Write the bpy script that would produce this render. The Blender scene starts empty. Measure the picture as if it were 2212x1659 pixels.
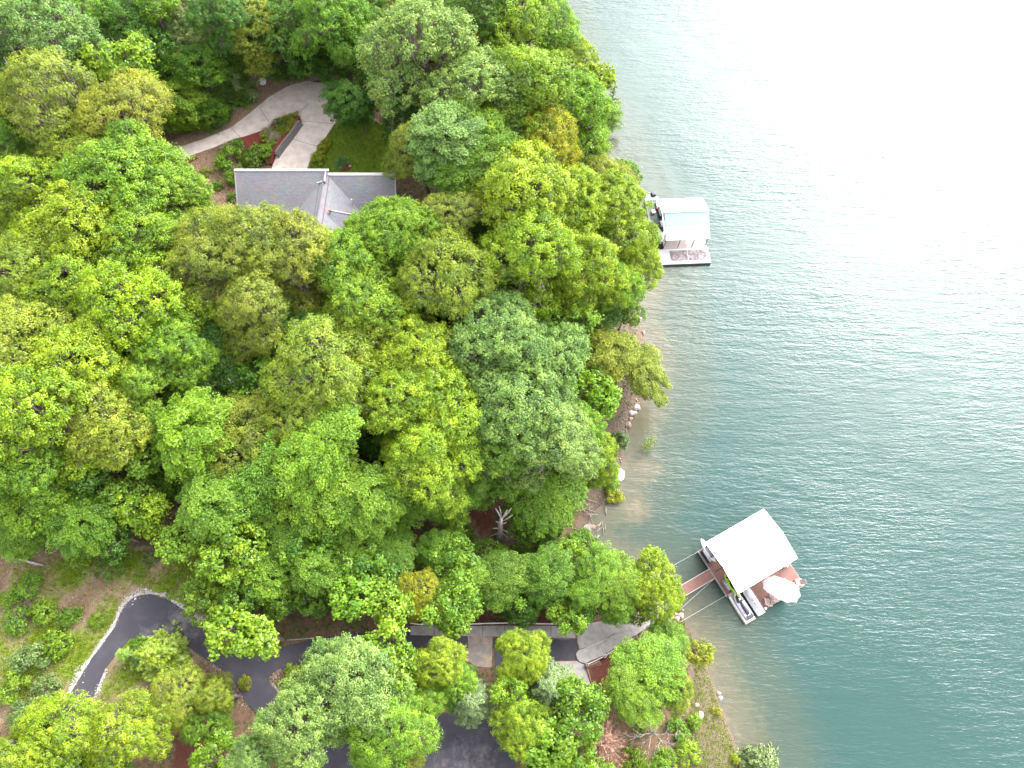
import bpy, math, random
import numpy as np
from mathutils import Vector, Matrix
from mathutils.geometry import delaunay_2d_cdt
R_ = math.radians
sc = bpy.context.scene
C = sc.collection
# ------------------------------------------------------------------ camera, sky, sun, exposure
TILT, CAMH, FPX = R_(23.5), 85.0, 1536.6           # tilt from straight down, height over the lake, focal length in 2212-px units
cam = bpy.data.cameras.new('camera'); cam.sensor_width = 36.0; cam.lens = 36.0*FPX/2212; cam.clip_end = 6000; cam.clip_start = 1
camo = bpy.data.objects.new('camera', cam); C.objects.link(camo)
camo.location = (0, 0, CAMH); camo.rotation_euler = (TILT, 0, 0); sc.camera = camo
SUN_EL, SUN_AZ = R_(36), R_(40)                    # azimuth measured from +Y towards +X
w = bpy.data.worlds.new('World'); sc.world = w; w.use_nodes = True
nt = w.node_tree; nt.nodes.clear()
sky = nt.nodes.new('ShaderNodeTexSky'); sky.sky_type = 'NISHITA'; sky.sun_disc = False
sky.sun_elevation = SUN_EL; sky.sun_rotation = SUN_AZ; sky.air_density = 1.0; sky.dust_density = 3.5; sky.ozone_density = 1.0; sky.altitude = 100
hs = nt.nodes.new('ShaderNodeHueSaturation'); hs.inputs['Saturation'].default_value = 0.15
bg = nt.nodes.new('ShaderNodeBackground'); bg.inputs[1].default_value = 0.15
ow = nt.nodes.new('ShaderNodeOutputWorld')
nt.links.new(sky.outputs[0], hs.inputs['Color']); nt.links.new(hs.outputs[0], bg.inputs[0]); nt.links.new(bg.outputs[0], ow.inputs[0])
sl = bpy.data.lights.new('sun', 'SUN'); sl.energy = .7; sl.angle = R_(54); sl.color = (1, 0.97, 0.92)
so = bpy.data.objects.new('sun', sl); C.objects.link(so)
so.rotation_euler = Vector((-math.sin(SUN_AZ)*math.cos(SUN_EL), -math.cos(SUN_AZ)*math.cos(SUN_EL), -math.sin(SUN_EL))).to_track_quat('-Z', 'Y').to_euler()
so.location = (60, 90, 120)
vs = sc.view_settings; vs.view_transform = 'Standard'; vs.look = 'None'; vs.exposure = 3.4; vs.gamma = 1.0; vs.use_curve_mapping = False
sc.render.engine = 'CYCLES'
cy = sc.cycles; cy.use_denoising = True; cy.max_bounces = 8; cy.diffuse_bounces = 5; cy.glossy_bounces = 2; cy.transmission_bounces = 4
cy.transparent_max_bounces = 8; cy.caustics_reflective = False; cy.caustics_refractive = False
try: cy.denoiser = 'OPENIMAGEDENOISE'
except Exception: pass

# ------------------------------------------------------------------ projection helpers (pixel of the photograph -> point of the place)
ST, CT = math.sin(TILT), math.cos(TILT)
def ray(u, v):
    x = (u-1106)/FPX; y = (829.5-v)/FPX
    return np.array([x, ST+y*CT, -CT+y*ST])
def at(u, v, z=0.0):
    d = ray(u, v); return d[:2]*((CAMH-z)/-d[2])
def proj(X, Y, Z):
    f = Y*ST-(Z-CAMH)*CT; up = Y*CT+(Z-CAMH)*ST
    return 1106+FPX*X/f, 829.5-FPX*up/f, f
rng = np.random.default_rng(7); random.seed(7)
SHORE = [at(*p) for p in [(1160,0),(1200,120),(1240,230),(1290,330),(1330,420),(1370,520),(1395,620),(1366,660),(1380,700),(1392,740),(1405,800),(1385,870),(1352,930),(1345,990),(1333,1040),(1305,1085),(1270,1115),(1258,1155),(1290,1195),(1345,1235),(1420,1290),(1466,1318),(1482,1345),(1528,1440),(1545,1500),(1570,1560),(1590,1620),(1610,1680)]]
SHORE = [(-300,520),(-70,270),(-18,175),(-3,140),(1.5,120)] + [tuple(p) for p in SHORE] + [(26.5,-16),(27,-35),(20,-70),(0,-130),(-60,-320)]
SHORE = np.array(SHORE, float)
def smooth_poly(P, n=2):
    for _ in range(n):
        a, b = P[:-1], P[1:]
        Q = np.empty((2*len(a), 2)); Q[0::2] = .75*a+.25*b; Q[1::2] = .25*a+.75*b
        P = np.vstack([P[:1], Q, P[-1:]])
    return P
SHORE = smooth_poly(SHORE, 2)
LAND = np.vstack([SHORE, [(-3000,-320),(-3000,520)]])
def seg_dist(x, y, P, closed=False):
    Q = np.vstack([P, P[:1]]) if closed else P
    d = np.full(x.shape, 1e9)
    for (ax, ay), (bx, by) in zip(Q[:-1], Q[1:]):
        dx, dy = bx-ax, by-ay; L = dx*dx+dy*dy+1e-12
        t = np.clip(((x-ax)*dx+(y-ay)*dy)/L, 0, 1)
        d = np.minimum(d, (x-ax-t*dx)**2+(y-ay-t*dy)**2)
    return np.sqrt(d)
def inside(x, y, P):
    r = np.zeros(x.shape, bool); Q = np.vstack([P, P[:1]])
    for (ax, ay), (bx, by) in zip(Q[:-1], Q[1:]):
        if ay == by: continue
        r ^= ((ay > y) != (by > y)) & (x < (bx-ax)*(y-ay)/(by-ay)+ax)
    return r
def sdf(x, y, P):
    d = seg_dist(x, y, P, True); return np.where(inside(x, y, P), d, -d)
def vnoise(x, y, s, seed=0):
    r = np.random.default_rng(100+seed); o = np.zeros(np.shape(x))
    for k in range(6):
        a = r.uniform(0, 6.28); f = s*r.uniform(.6, 1.7); o = o+np.sin((x*np.cos(a)+y*np.sin(a))*f+r.uniform(0, 6.28))
    return o/6
def sstep(a, b, x):
    t = np.clip((x-a)/(b-a), 0, 1); return t*t*(3-2*t)
MOUND = at(1375, 1105, -1), at(1400, 1020, -1), at(1430, 1015, -1)
def terrain(x, y):
    x = np.asarray(x, float); y = np.asarray(y, float)
    d = seg_dist(x, y, SHORE); land = inside(x, y, LAND)
    d2 = d+vnoise(x, y, .7, 3)*.5*np.minimum(d, 1)
    up = 15*(1-np.exp(-d2/46))+.35*(1-np.exp(-d2/.8))
    up = up+vnoise(x, y, .13, 1)*.9*sstep(4, 25, d)
    # level ground round the house and the upper drive
    k = sstep(14, 0, np.maximum(np.abs(x+31)-26, np.abs(y-67)-17))
    up = up*(1-k)+(9.8+.02*(y-60))*k
    dn = -.06-.20*d-.001*d*d+vnoise(x, y, .5, 2)*.12*sstep(0, 4, d)
    dn = dn+1.1*np.exp(-((x-MOUND[0][0])**2+(y-MOUND[0][1])**2)/2.2)*sstep(0, 3, d)
    dn = dn+.7*np.exp(-((x-MOUND[1][0])**2/6+(y-MOUND[1][1])**2/1.6))*sstep(0, 3, d)
    dn = np.maximum(dn, -14+vnoise(x, y, .1, 5))
    dn = np.where(dn > -.12, np.minimum(dn, -.12*np.minimum(d, 1)), dn)
    return np.where(land, up, dn)
_hx, _hy = np.arange(-130, 90, .5), np.arange(-40, 150, .5)
_HG = terrain(*[q_.ravel() for q_ in np.meshgrid(_hx, _hy)]).reshape(len(_hy), len(_hx))
def hz(x, y):
    i = min(max((x+130)/.5, 0), len(_hx)-1.001); j = min(max((y+40)/.5, 0), len(_hy)-1.001); a, b = int(i), int(j); i -= a; j -= b
    return float((_HG[b,a]*(1-i)+_HG[b,a+1]*i)*(1-j)+(_HG[b+1,a]*(1-i)+_HG[b+1,a+1]*i)*j)
def hit(u, v, extra=0.0):
    z = 6.0
    for _ in range(40):
        p = at(u, v, z); z2 = hz(p[0], p[1])+extra
        if abs(z2-z) < .004: break
        z += .6*(z2-z)
    return p[0], p[1], z2-extra
def hits(pts, extra=0.0): return np.array([hit(u, v, extra)[:2] for u, v in pts])

# ------------------------------------------------------------------ materials
def mat(name, col=(.5,.5,.5), rough=.8, noise=None, metal=0.0, bump=0.0, bscale=20, spec=.3):
    m = bpy.data.materials.get(name)
    if m: return m
    m = bpy.data.materials.new(name); m.use_nodes = True
    N, L = m.node_tree.nodes, m.node_tree.links; b = N['Principled BSDF']
    b.inputs['Base Color'].default_value = (*col, 1); b.inputs['Roughness'].default_value = rough
    b.inputs['Metallic'].default_value = metal; b.inputs['Specular IOR Level'].default_value = spec
    tc = N.new('ShaderNodeTexCoord')
    if noise:
        col2, s, lo, hi = noise
        n = N.new('ShaderNodeTexNoise'); n.inputs['Scale'].default_value = s; n.inputs['Detail'].default_value = 6; n.inputs['Roughness'].default_value = .65
        r = N.new('ShaderNodeMapRange'); r.inputs['From Min'].default_value = lo; r.inputs['From Max'].default_value = hi
        x = N.new('ShaderNodeMix'); x.data_type = 'RGBA'; x.inputs['A'].default_value = (*col, 1); x.inputs['B'].default_value = (*col2, 1)
        L.new(tc.outputs['Object'], n.inputs['Vector']); L.new(n.outputs['Fac'], r.inputs['Value']); L.new(r.outputs[0], x.inputs['Factor']); L.new(x.outputs['Result'], b.inputs['Base Color'])
    if bump:
        n = N.new('ShaderNodeTexNoise'); n.inputs['Scale'].default_value = bscale; n.inputs['Detail'].default_value = 4
        bp = N.new('ShaderNodeBump'); bp.inputs['Strength'].default_value = bump; bp.inputs['Distance'].default_value = .02
        L.new(tc.outputs['Object'], n.inputs['Vector']); L.new(n.outputs['Fac'], bp.inputs['Height']); L.new(bp.outputs[0], b.inputs['Normal'])
    return m
def leaf_mat(name, trans=.3, gloss=.05):
    m = bpy.data.materials.new(name); m.use_nodes = True
    N, L = m.node_tree.nodes, m.node_tree.links; N.clear()
    oi = N.new('ShaderNodeObjectInfo'); a = N.new('ShaderNodeAttribute'); a.attribute_name = 'tint'
    h = N.new('ShaderNodeHueSaturation')
    mr = N.new('ShaderNodeMapRange'); mr.inputs['To Min'].default_value = .515; mr.inputs['To Max'].default_value = .485
    mv = N.new('ShaderNodeMapRange'); mv.inputs['To Min'].default_value = .6; mv.inputs['To Max'].default_value = 1.4
    L.new(a.outputs['Fac'], mr.inputs['Value']); L.new(a.outputs['Fac'], mv.inputs['Value'])
    L.new(mr.outputs[0], h.inputs['Hue']); L.new(mv.outputs[0], h.inputs['Value']); L.new(oi.outputs['Color'], h.inputs['Color'])
    d = N.new('ShaderNodeBsdfDiffuse'); t = N.new('ShaderNodeBsdfTranslucent'); g = N.new('ShaderNodeBsdfGlossy'); g.inputs['Roughness'].default_value = .45
    g.inputs['Color'].default_value = (.9,.95,1,1)
    ht = N.new('ShaderNodeHueSaturation'); ht.inputs['Hue'].default_value = .497; ht.inputs['Value'].default_value = 1.25
    L.new(h.outputs[0], ht.inputs['Color']); L.new(h.outputs[0], d.inputs[0]); L.new(ht.outputs[0], t.inputs[0])
    m1 = N.new('ShaderNodeMixShader'); m1.inputs[0].default_value = trans; m2 = N.new('ShaderNodeMixShader'); m2.inputs[0].default_value = gloss
    o = N.new('ShaderNodeOutputMaterial')
    L.new(d.outputs[0], m1.inputs[1]); L.new(t.outputs[0], m1.inputs[2]); L.new(m1.outputs[0], m2.inputs[1]); L.new(g.outputs[0], m2.inputs[2]); L.new(m2.outputs[0], o.inputs[0])
    return m
LEAF = leaf_mat('leaf', .42, .012); NEEDLE = leaf_mat('needle', .15, .03)
BARK = mat('bark', (.17,.145,.125), .9, ((.07,.055,.045), 3, .35, .65), bump=.6, bscale=12)
BARE = mat('bleached_wood', (0.244,0.22,0.203), .85, ((0.116,0.0986,0.087), 4, .35, .7), bump=.5, bscale=14)
DRYTWIG = mat('dry_twig', (0.174,0.116,0.0812), .9, ((0.0986,0.058,0.0406), 2, .35, .7))
DRIFT = mat('driftwood', (0.232,0.197,0.174), .9, ((0.128,0.0986,0.0812), 5, .35, .7))
CONC = mat('concrete', (.36,.305,.275), .85, ((.24,.20,.18), .9, .38, .72), bump=.3, bscale=30)
CONC2 = mat('pale_concrete', (.195,.180,.174), .85, ((.13,.118,.113), 1.6, .4, .7), bump=.25, bscale=30)
SANDY = mat('sandy_concrete', (0.174,0.131,0.0986), .9, ((0.0986,0.087,0.0812), 1.1, .4, .6), bump=.3, bscale=30)
ROOFM = None
WHITE = mat('white_paint', (0.496,0.496,0.49), .5, ((0.422,0.415,0.403), 3, .45, .75))
TRIM = mat('white_trim', (.24,.23,.24), .6, ((.19,.18,.19), 4, .4, .7))
DARK = mat('dark_metal', (0.0232,0.0232,0.0261), .5, ((0.0406,0.0377,0.0348), 6, .4, .7))
GREY = mat('grey_resin', (0.128,0.116,0.136), .6, ((0.104,0.0957,0.11), 5, .4, .7))
LGREY = mat('light_grey_resin', (0.197,0.186,0.215), .6, ((0.168,0.157,0.18), 5, .4, .7))
BLACKV = mat('black_vinyl', (0.0104,0.00986,0.0162), .45, ((0.0203,0.0191,0.0261), 5, .4, .7))
ROCKW = mat('pale_rock', (0.244,0.22,0.209), .9, ((0.151,0.128,0.116), 3, .4, .65), bump=.8, bscale=6)
ROCKB = mat('brown_rock', (0.157,0.116,0.0957), .9, ((0.0928,0.0667,0.0522), 3, .4, .65), bump=.8, bscale=6)
REDMULCH = mat('red_mulch', (0.116,0.0162,0.0104), .95, ((0.058,0.0145,0.0104), 7, .35, .65), bump=1, bscale=25)

# ------------------------------------------------------------------ object helpers
def tag(o, label=None, cat=None, group=None, kind=None):
    if label: o['label'] = label
    if cat: o['category'] = cat
    if group: o['group'] = group
    if kind: o['kind'] = kind
    return o
def link(name, me, parent=None, loc=None, rot=None):
    o = bpy.data.objects.new(name, me); C.objects.link(o)
    if parent: o.parent = parent
    if loc is not None: o.location = loc
    if rot is not None: o.rotation_euler = rot
    return o
def thing(name, label, cat, loc=(0,0,0), rz=0, group=None):
    o = link(name, None, None, loc, (0,0,rz)); o.empty_display_size = .3
    return tag(o, label, cat, group)
def np_mesh(name, V, F, material, k=4, attrs=None, smooth=False):
    V = np.asarray(V, np.float32); F = np.asarray(F, np.int32)
    me = bpy.data.meshes.new(name); n = len(F)
    me.vertices.add(len(V)); me.vertices.foreach_set('co', V.ravel())
    me.loops.add(n*k); me.loops.foreach_set('vertex_index', F.ravel())
    me.polygons.add(n); me.polygons.foreach_set('loop_start', np.arange(0, n*k, k, dtype=np.int32))
    if smooth: me.polygons.foreach_set('use_smooth', np.ones(n, bool))
    for an, (dom, val) in (attrs or {}).items():
        at_ = me.attributes.new(an, 'FLOAT', dom); at_.data.foreach_set('value', np.asarray(val, np.float32))
    me.update(calc_edges=True); me.materials.append(material)
    return me
class MB:
    def __init__(s): s.v = []; s.f = []
    def add(s, V, F):
        n = len(s.v); s.v += [tuple(map(float, p)) for p in V]; s.f += [tuple(i+n for i in f) for f in F]; return s
    def box(s, c, d, rz=0, rx=0, ry=0, taper=1):
        M = Matrix.Translation(c) @ Matrix.Rotation(rz,4,'Z') @ Matrix.Rotation(rx,4,'X') @ Matrix.Rotation(ry,4,'Y')
        V = [M @ Vector((x*d[0]/2*(taper if z > 0 else 1), y*d[1]/2*(taper if z > 0 else 1), z*d[2]/2)) for z in (-1,1) for x, y in ((-1,-1),(1,-1),(1,1),(-1,1))]
        return s.add(V, [(3,2,1,0),(4,5,6,7),(0,1,5,4),(1,2,6,5),(2,3,7,6),(3,0,4,7)])
    def tube(s, pts, rad, n=6, cap=True):
        P = [Vector(p) for p in pts]; V = []; F = []
        if not hasattr(rad, '__len__'): rad = [rad]*len(P)
        up = Vector((0,0,1))
        for i, p in enumerate(P):
            t = (P[min(i+1, len(P)-1)]-P[max(i-1, 0)]).normalized()
            a = t.cross(up if abs(t.z) < .95 else Vector((1,0,0))).normalized(); b = t.cross(a)
            for k in range(n):
                q = 2*math.pi*k/n; V.append(p+rad[i]*(math.cos(q)*a+math.sin(q)*b))
        for i in range(len(P)-1):
            for k in range(n):
                F.append((i*n+k, i*n+(k+1) % n, (i+1)*n+(k+1) % n, (i+1)*n+k))
        if cap: F += [tuple(range(n)), tuple(range((len(P)-1)*n, len(P)*n))[::-1]]
        return s.add(V, F)
    def prism(s, poly, z0, z1):
        n = len(poly); V = [(p[0], p[1], z0) for p in poly]+[(p[0], p[1], z1) for p in poly]
        return s.add(V, [tuple(range(n))[::-1], tuple(range(n, 2*n))]+[(i, (i+1) % n, n+(i+1) % n, n+i) for i in range(n)])
    def loft(s, rings, cap=True):
        n = len(rings[0]); V = [p for r in rings for p in r]
        F = [(i*n+k, i*n+(k+1) % n, (i+1)*n+(k+1) % n, (i+1)*n+k) for i in range(len(rings)-1) for k in range(n)]
        if cap: F += [tuple(range(n))[::-1], tuple(range((len(rings)-1)*n, len(rings)*n))]
        return s.add(V, F)
    def mesh(s, name, m, smooth=False, bevel=0):
        me = bpy.data.meshes.new(name); me.from_pydata(s.v, [], s.f); me.update(); me.materials.append(m)
        import bmesh
        bm = bmesh.new(); bm.from_mesh(me); bmesh.ops.recalc_face_normals(bm, faces=bm.faces)
        if bevel: bmesh.ops.bevel(bm, geom=bm.edges[:]+bm.verts[:], offset=bevel, segments=1, affect='EDGES', clamp_overlap=True)
        bm.to_mesh(me); bm.free()
        if smooth: me.polygons.foreach_set('use_smooth', [True]*len(me.polygons))
        return me
    def build(s, name, m, parent=None, loc=None, rot=None, smooth=False, bevel=0):
        return link(name, s.mesh(name, m, smooth, bevel), parent, loc, rot)
def ccw(P):
    P = [tuple(p) for p in P]; a = sum(P[i][0]*P[(i+1) % len(P)][1]-P[(i+1) % len(P)][0]*P[i][1] for i in range(len(P)))
    return P if a > 0 else P[::-1]
def densify(P, step):
    o = []
    for a, b in zip(P, list(P[1:])+[P[0]]):
        n = max(1, int(math.hypot(b[0]-a[0], b[1]-a[1])/step)); o += [(a[0]+(b[0]-a[0])*i/n, a[1]+(b[1]-a[1])*i/n) for i in range(n)]
    return o
def drape(name, poly, m, off=.06, step=.6, thick=.22, hfun=None, parent=None, jag=0):
    """a sheet that follows the ground, with a skirt down into it"""
    P = densify(ccw(poly), step)
    if jag:
        r = np.random.default_rng(len(P)); P = [(x+r.normal(0, jag), y+r.normal(0, jag)) for x, y in P]
    A = np.array(P); n = len(P)
    xs = np.arange(A[:,0].min(), A[:,0].max(), step); ys = np.arange(A[:,1].min(), A[:,1].max(), step)
    gx, gy = np.meshgrid(xs, ys); gx = gx.ravel(); gy = gy.ravel(); s = sdf(gx, gy, A) > step*.45
    V2 = [Vector(p) for p in P]+[Vector(p) for p in zip(gx[s], gy[s])]
    r = delaunay_2d_cdt(V2, [(i, (i+1) % n) for i in range(n)], [], 1, 1e-5)
    vv = np.array([tuple(p) for p in r[0]]); hf = hfun or terrain
    z = hf(vv[:,0], vv[:,1])+off
    V = [(p[0], p[1], q) for p, q in zip(vv, z)]; F = [tuple(f) for f in r[2]]
    zb = hf(A[:,0], A[:,1])+off; k = len(V)
    V += [(p[0], p[1], q) for p, q in zip(P, zb)]+[(p[0], p[1], q-thick) for p, q in zip(P, zb)]
    F += [(k+i, k+n+i, k+n+(i+1) % n, k+(i+1) % n) for i in range(n)]
    me = bpy.data.meshes.new(name); me.from_pydata(V, [], F); me.update(); me.materials.append(m)
    return link(name, me, parent)

# ------------------------------------------------------------------ areas on the ground (from the photograph, laid on the terrain)
ASPHALT = hits([(80,1600),(110,1560),(150,1502),(199,1423),(249,1354),(261,1323),(274,1303),(289,1291),(308,1285),(328,1284),(358,1293),(400,1319),(445,1351),(479,1380),(528,1410),(566,1414),(615,1396),(676,1380),(770,1368),(871,1364),(905,1364),(1010,1372),(1012,1400),(905,1398),(800,1408),(703,1425),(640,1437),(600,1447),(584,1458),(581,1466),(584,1477),(615,1511),(690,1560),(800,1572),(905,1546),(1055,1536),(1078,1580),(1112,1640),(1122,1720),(870,1720),(740,1690),(620,1610),(560,1545),(535,1522),(505,1470),(490,1452),(448,1426),(405,1396),(376,1377),(356,1373),(336,1372),(305,1374),(280,1380),(255,1410),(230,1441),(205,1500),(165,1560),(130,1610)])
UPDRIVE = hits([(330,345),(395,316),(440,301),(500,276),(545,241),(580,211),(620,188),(660,176),(720,178),(760,190),(790,215),(770,245),(722,268),(702,300),(672,342),(660,372),(645,400),(585,400),(588,362),(597,338),(630,296),(650,270),(652,262),(648,254),(640,250),(630,248),(612,251),(590,268),(575,280),(545,290),(500,303),(460,320),(400,341),(340,370)])
BED = hits([(650,270),(652,262),(648,254),(640,250),(630,248),(612,251),(590,268),(575,280),(545,290),(520,300),(540,345),(588,362),(597,338),(630,296)])
bedw = hits([(650.5,268),(640,283),(628,300),(612,320),(598,340)])
def bedz(x, y):
    return terrain(x, y)+.12+.62*sstep(2.2, .1, seg_dist(np.asarray(x), np.asarray(y), bedw))
LAWN = hits([(722,270),(790,250),(850,285),(868,380),(820,400),(655,400),(672,342),(702,300)])
CLEAR = hits([(-60,1215),(90,1212),(200,1178),(330,1192),(420,1168),(478,1195),(478,1340),(500,1390),(420,1420),(160,1545),(-60,1580)])
SLOPE = hits([(395,345),(440,330),(500,360),(520,470),(450,480),(420,400)])
VERGE = hits([(370,310),(440,270),(510,240),(570,165),(600,145),(680,150),(740,170),(660,190),(560,250),(480,300),(390,330)])
MULCH1 = hits([(1262,1432),(1345,1388),(1335,1465),(1290,1540),(1272,1490)])
MULCH2 = hits([(375,1585),(480,1580),(500,1680),(375,1690)])
MULCH3 = hits([(880,1350),(1000,1320),(1240,1318),(1240,1352),(1000,1352)])
MULCH4 = hits([(590,1470),(640,1420),(705,1420),(690,1490),(640,1520)])
SHOREDIRT = hits([(1462,1322),(1484,1345),(1530,1440),(1550,1500),(1600,1665),(1480,1700),(1490,1530),(1500,1440),(1440,1350)])
ROCKBANK = hits([(1330,640),(1385,640),(1400,760),(1400,890),(1350,990),(1300,1100),(1240,1130),(1230,1200),(1290,1210),(1250,1050),(1300,960),(1320,860),(1270,700)])
BARE_FLOOR = [hits(q) for q in ([(990,1070),(1060,1085),(1075,1140),(1040,1160),(1000,1110)], [(1130,990),(1200,985),(1190,1050),(1130,1040)], [(180,1080),(290,1075),(290,1130),(190,1120)])]
CONC_AREA = hits([(890,1346),(1245,1346),(1320,1340),(1460,1296),(1465,1330),(1280,1440),(1280,1490),(1210,1490),(1205,1430),(1060,1445),(1000,1440),(890,1380)])
HOUSE = np.array([(-34,44),(-13,44),(-13,59),(-34,59)])

# ------------------------------------------------------------------ ground sheet
gx = np.concatenate([np.linspace(-1500,-120,16), np.linspace(-112,-92,6), np.arange(-90,58,.7), np.linspace(60,140,28), np.linspace(160,1500,14)])
gy = np.concatenate([np.linspace(-900,-60,12), np.linspace(-50,-22,10), np.arange(-20,122,.7), np.linspace(124,200,22), np.linspace(230,1500,14)])
GX, GY = np.meshgrid(gx, gy); X, Y = GX.ravel(), GY.ravel()
Z = terrain(X, Y)
nx, ny = len(gx), len(gy); i, j = np.meshgrid(np.arange(nx-1), np.arange(ny-1)); q = (j*nx+i).ravel()
GF = np.stack([q, q+1, q+nx+1, q+nx], 1)
near = (np.abs(X) < 110) & (Y > -25) & (Y < 130)
def area(polys, soft=.9, wob=.8):
    o = np.zeros(X.shape); xn, yn = X[near], Y[near]
    for P in polys:
        s = sdf(xn, yn, np.asarray(P))+vnoise(xn, yn, 1.1, 9)*wob
        o[near] = np.maximum(o[near], sstep(-soft, soft, s))
    return o
dsh = seg_dist(X, Y, SHORE); landm = inside(X, Y, LAND)
a_grass = np.maximum(area([CLEAR])*(.55+.45*np.clip(vnoise(X, Y, .9, 12)*2, -1, 1)), area([LAWN], .4, .2))
a_grass = np.maximum(a_grass, area([SHOREDIRT])*.3)
a_sand = np.maximum(np.where(landm, sstep(1.5, .4, dsh), 1), area([SHOREDIRT, ROCKBANK])*.95)
a_mulch = np.maximum(area([MULCH1, MULCH2, MULCH3, MULCH4]), .8*area(BARE_FLOOR))
a_dry = area([SLOPE, VERGE])
gm = bpy.data.materials.new('ground'); gm.use_nodes = True
N, L = gm.node_tree.nodes, gm.node_tree.links; pb = N['Principled BSDF']; pb.inputs['Roughness'].default_value = .95; pb.inputs['Specular IOR Level'].default_value = .1
tc = N.new('ShaderNodeTexCoord')
def nz(scale, det=6, rough=.65):
    n = N.new('ShaderNodeTexNoise'); n.inputs['Scale'].default_value = scale; n.inputs['Detail'].default_value = det; n.inputs['Roughness'].default_value = rough
    L.new(tc.outputs['Object'], n.inputs['Vector']); return n.outputs['Fac']
def rgbmix(f, a, b):
    x = N.new('ShaderNodeMix'); x.data_type = 'RGBA'
    for s, q in (('A', a), ('B', b)):
        if isinstance(q, tuple): x.inputs[s].default_value = (*q, 1)
        else: L.new(q, x.inputs[s])
    if isinstance(f, float): x.inputs['Factor'].default_value = f
    else: L.new(f, x.inputs['Factor'])
    return x.outputs['Result']
def mr(v, a, b, c=0., d=1.):
    r = N.new('ShaderNodeMapRange'); L.new(v, r.inputs['Value'])
    for k, q in zip(('From Min','From Max','To Min','To Max'), (a, b, c, d)): r.inputs[k].default_value = q
    return r.outputs[0]
def attr(n):
    a = N.new('ShaderNodeAttribute'); a.attribute_name = n; return a.outputs['Fac']
def add2(a, b, op='ADD'):
    m = N.new('ShaderNodeMath'); m.operation = op; L.new(a, m.inputs[0])
    if isinstance(b, float): m.inputs[1].default_value = b
    else: L.new(b, m.inputs[1])
    return m.outputs[0]
fine = nz(14, 8, .75); medn = nz(2.2, 7, .7); big = nz(.5, 4)
litter = rgbmix(mr(fine, .35, .68), (0.06,0.03,0.0192), (0.144,0.09,0.066))
litter = rgbmix(mr(medn, .48, .62), litter, (0.03,0.045,0.0108))
dry = rgbmix(mr(fine, .3, .7), (0.09,0.051,0.033), (0.216,0.156,0.114))
base = rgbmix(attr('dry'), litter, dry)
grass = rgbmix(mr(fine, .3, .7), (.040,.078,.006), (.11,.15,.013))
straw = rgbmix(mr(fine, .3, .7), (0.102,0.066,0.042), (0.216,0.162,0.114))
clr = rgbmix(mr(add2(add2(attr('grass'), medn), big), 1.28, 1.72), straw, grass)
base = rgbmix(mr(attr('grass'), .05, .4), base, clr)
base = rgbmix(mr(add2(attr('mulch'), mr(medn, .3, .7, -.25, .25)), .4, .7), base, rgbmix(mr(fine, .3, .7), (0.033,0.0108,0.0072), (0.102,0.039,0.027)))
sand = rgbmix(mr(fine, .3, .7), (.045,.031,.023), (.105,.08,.06))
base = rgbmix(mr(add2(attr('sand'), mr(medn, .3, .7, -.3, .3)), .35, .75), base, sand)
L.new(base, pb.inputs['Base Color'])
bp = N.new('ShaderNodeBump'); bp.inputs['Strength'].default_value = .7; bp.inputs['Distance'].default_value = .12
L.new(add2(fine, medn), bp.inputs['Height']); L.new(bp.outputs[0], pb.inputs['Normal'])
ground = link('ground', np_mesh('ground', np.stack([X, Y, Z], 1), GF, gm, 4, {'grass': ('POINT', a_grass), 'sand': ('POINT', a_sand), 'mulch': ('POINT', a_mulch), 'dry': ('POINT', a_dry)}, True))
tag(ground, kind='structure')

# ------------------------------------------------------------------ lake
wx = np.concatenate([np.arange(-6,50,.8), np.linspace(51,150,50), np.linspace(180,1500,12)])
wy = np.concatenate([np.linspace(-900,-60,8), np.linspace(-50,-15,15), np.arange(-14,125,.8), np.linspace(126,260,40), np.linspace(300,1500,10)])
WX, WY = np.meshgrid(wx, wy); a, b = WX.ravel(), WY.ravel()
dep = np.clip(-terrain(a, b), 0, 20)
nx2, ny2 = len(wx), len(wy); i, j = np.meshgrid(np.arange(nx2-1), np.arange(ny2-1)); q = (j*nx2+i).ravel()
wm = bpy.data.materials.new('lake_water'); wm.use_nodes = True
N, L = wm.node_tree.nodes, wm.node_tree.links; N.clear(); tc = N.new('ShaderNodeTexCoord')
def wave(rot, sx, sy, det, rough, dist=0.0):
    mp = N.new('ShaderNodeMapping'); mp.inputs['Rotation'].default_value = (0,0,R_(rot)); mp.inputs['Scale'].default_value = (sx, sy, 1)
    n = N.new('ShaderNodeTexNoise'); n.inputs['Scale'].default_value = 1; n.inputs['Detail'].default_value = det; n.inputs['Roughness'].default_value = rough; n.inputs['Distortion'].default_value = dist
    L.new(tc.outputs['Object'], mp.inputs['Vector']); L.new(mp.outputs[0], n.inputs['Vector']); return n.outputs['Fac']
def mad(a, k, b=None):
    m = N.new('ShaderNodeMath'); m.operation = 'MULTIPLY_ADD' if b is not None else 'MULTIPLY'; L.new(a, m.inputs[0]); m.inputs[1].default_value = k
    if b is not None: L.new(b, m.inputs[2])
    return m.outputs[0]
w1 = wave(18, .9, 3.6, 2, .5, .5); w2 = wave(34, 2.2, 7.0, 2, .6, .3); w3 = wave(21, .20, 1.15, 2, .5, .35)
wind = wave(-30, .035, .05, 3, .55, .6); wk = N.new('ShaderNodeMapRange'); wk.inputs['From Min'].default_value = .36; wk.inputs['From Max'].default_value = .62; wk.inputs['To Min'].default_value = .45; wk.inputs['To Max'].default_value = 1.25; L.new(wind, wk.inputs['Value'])
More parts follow.
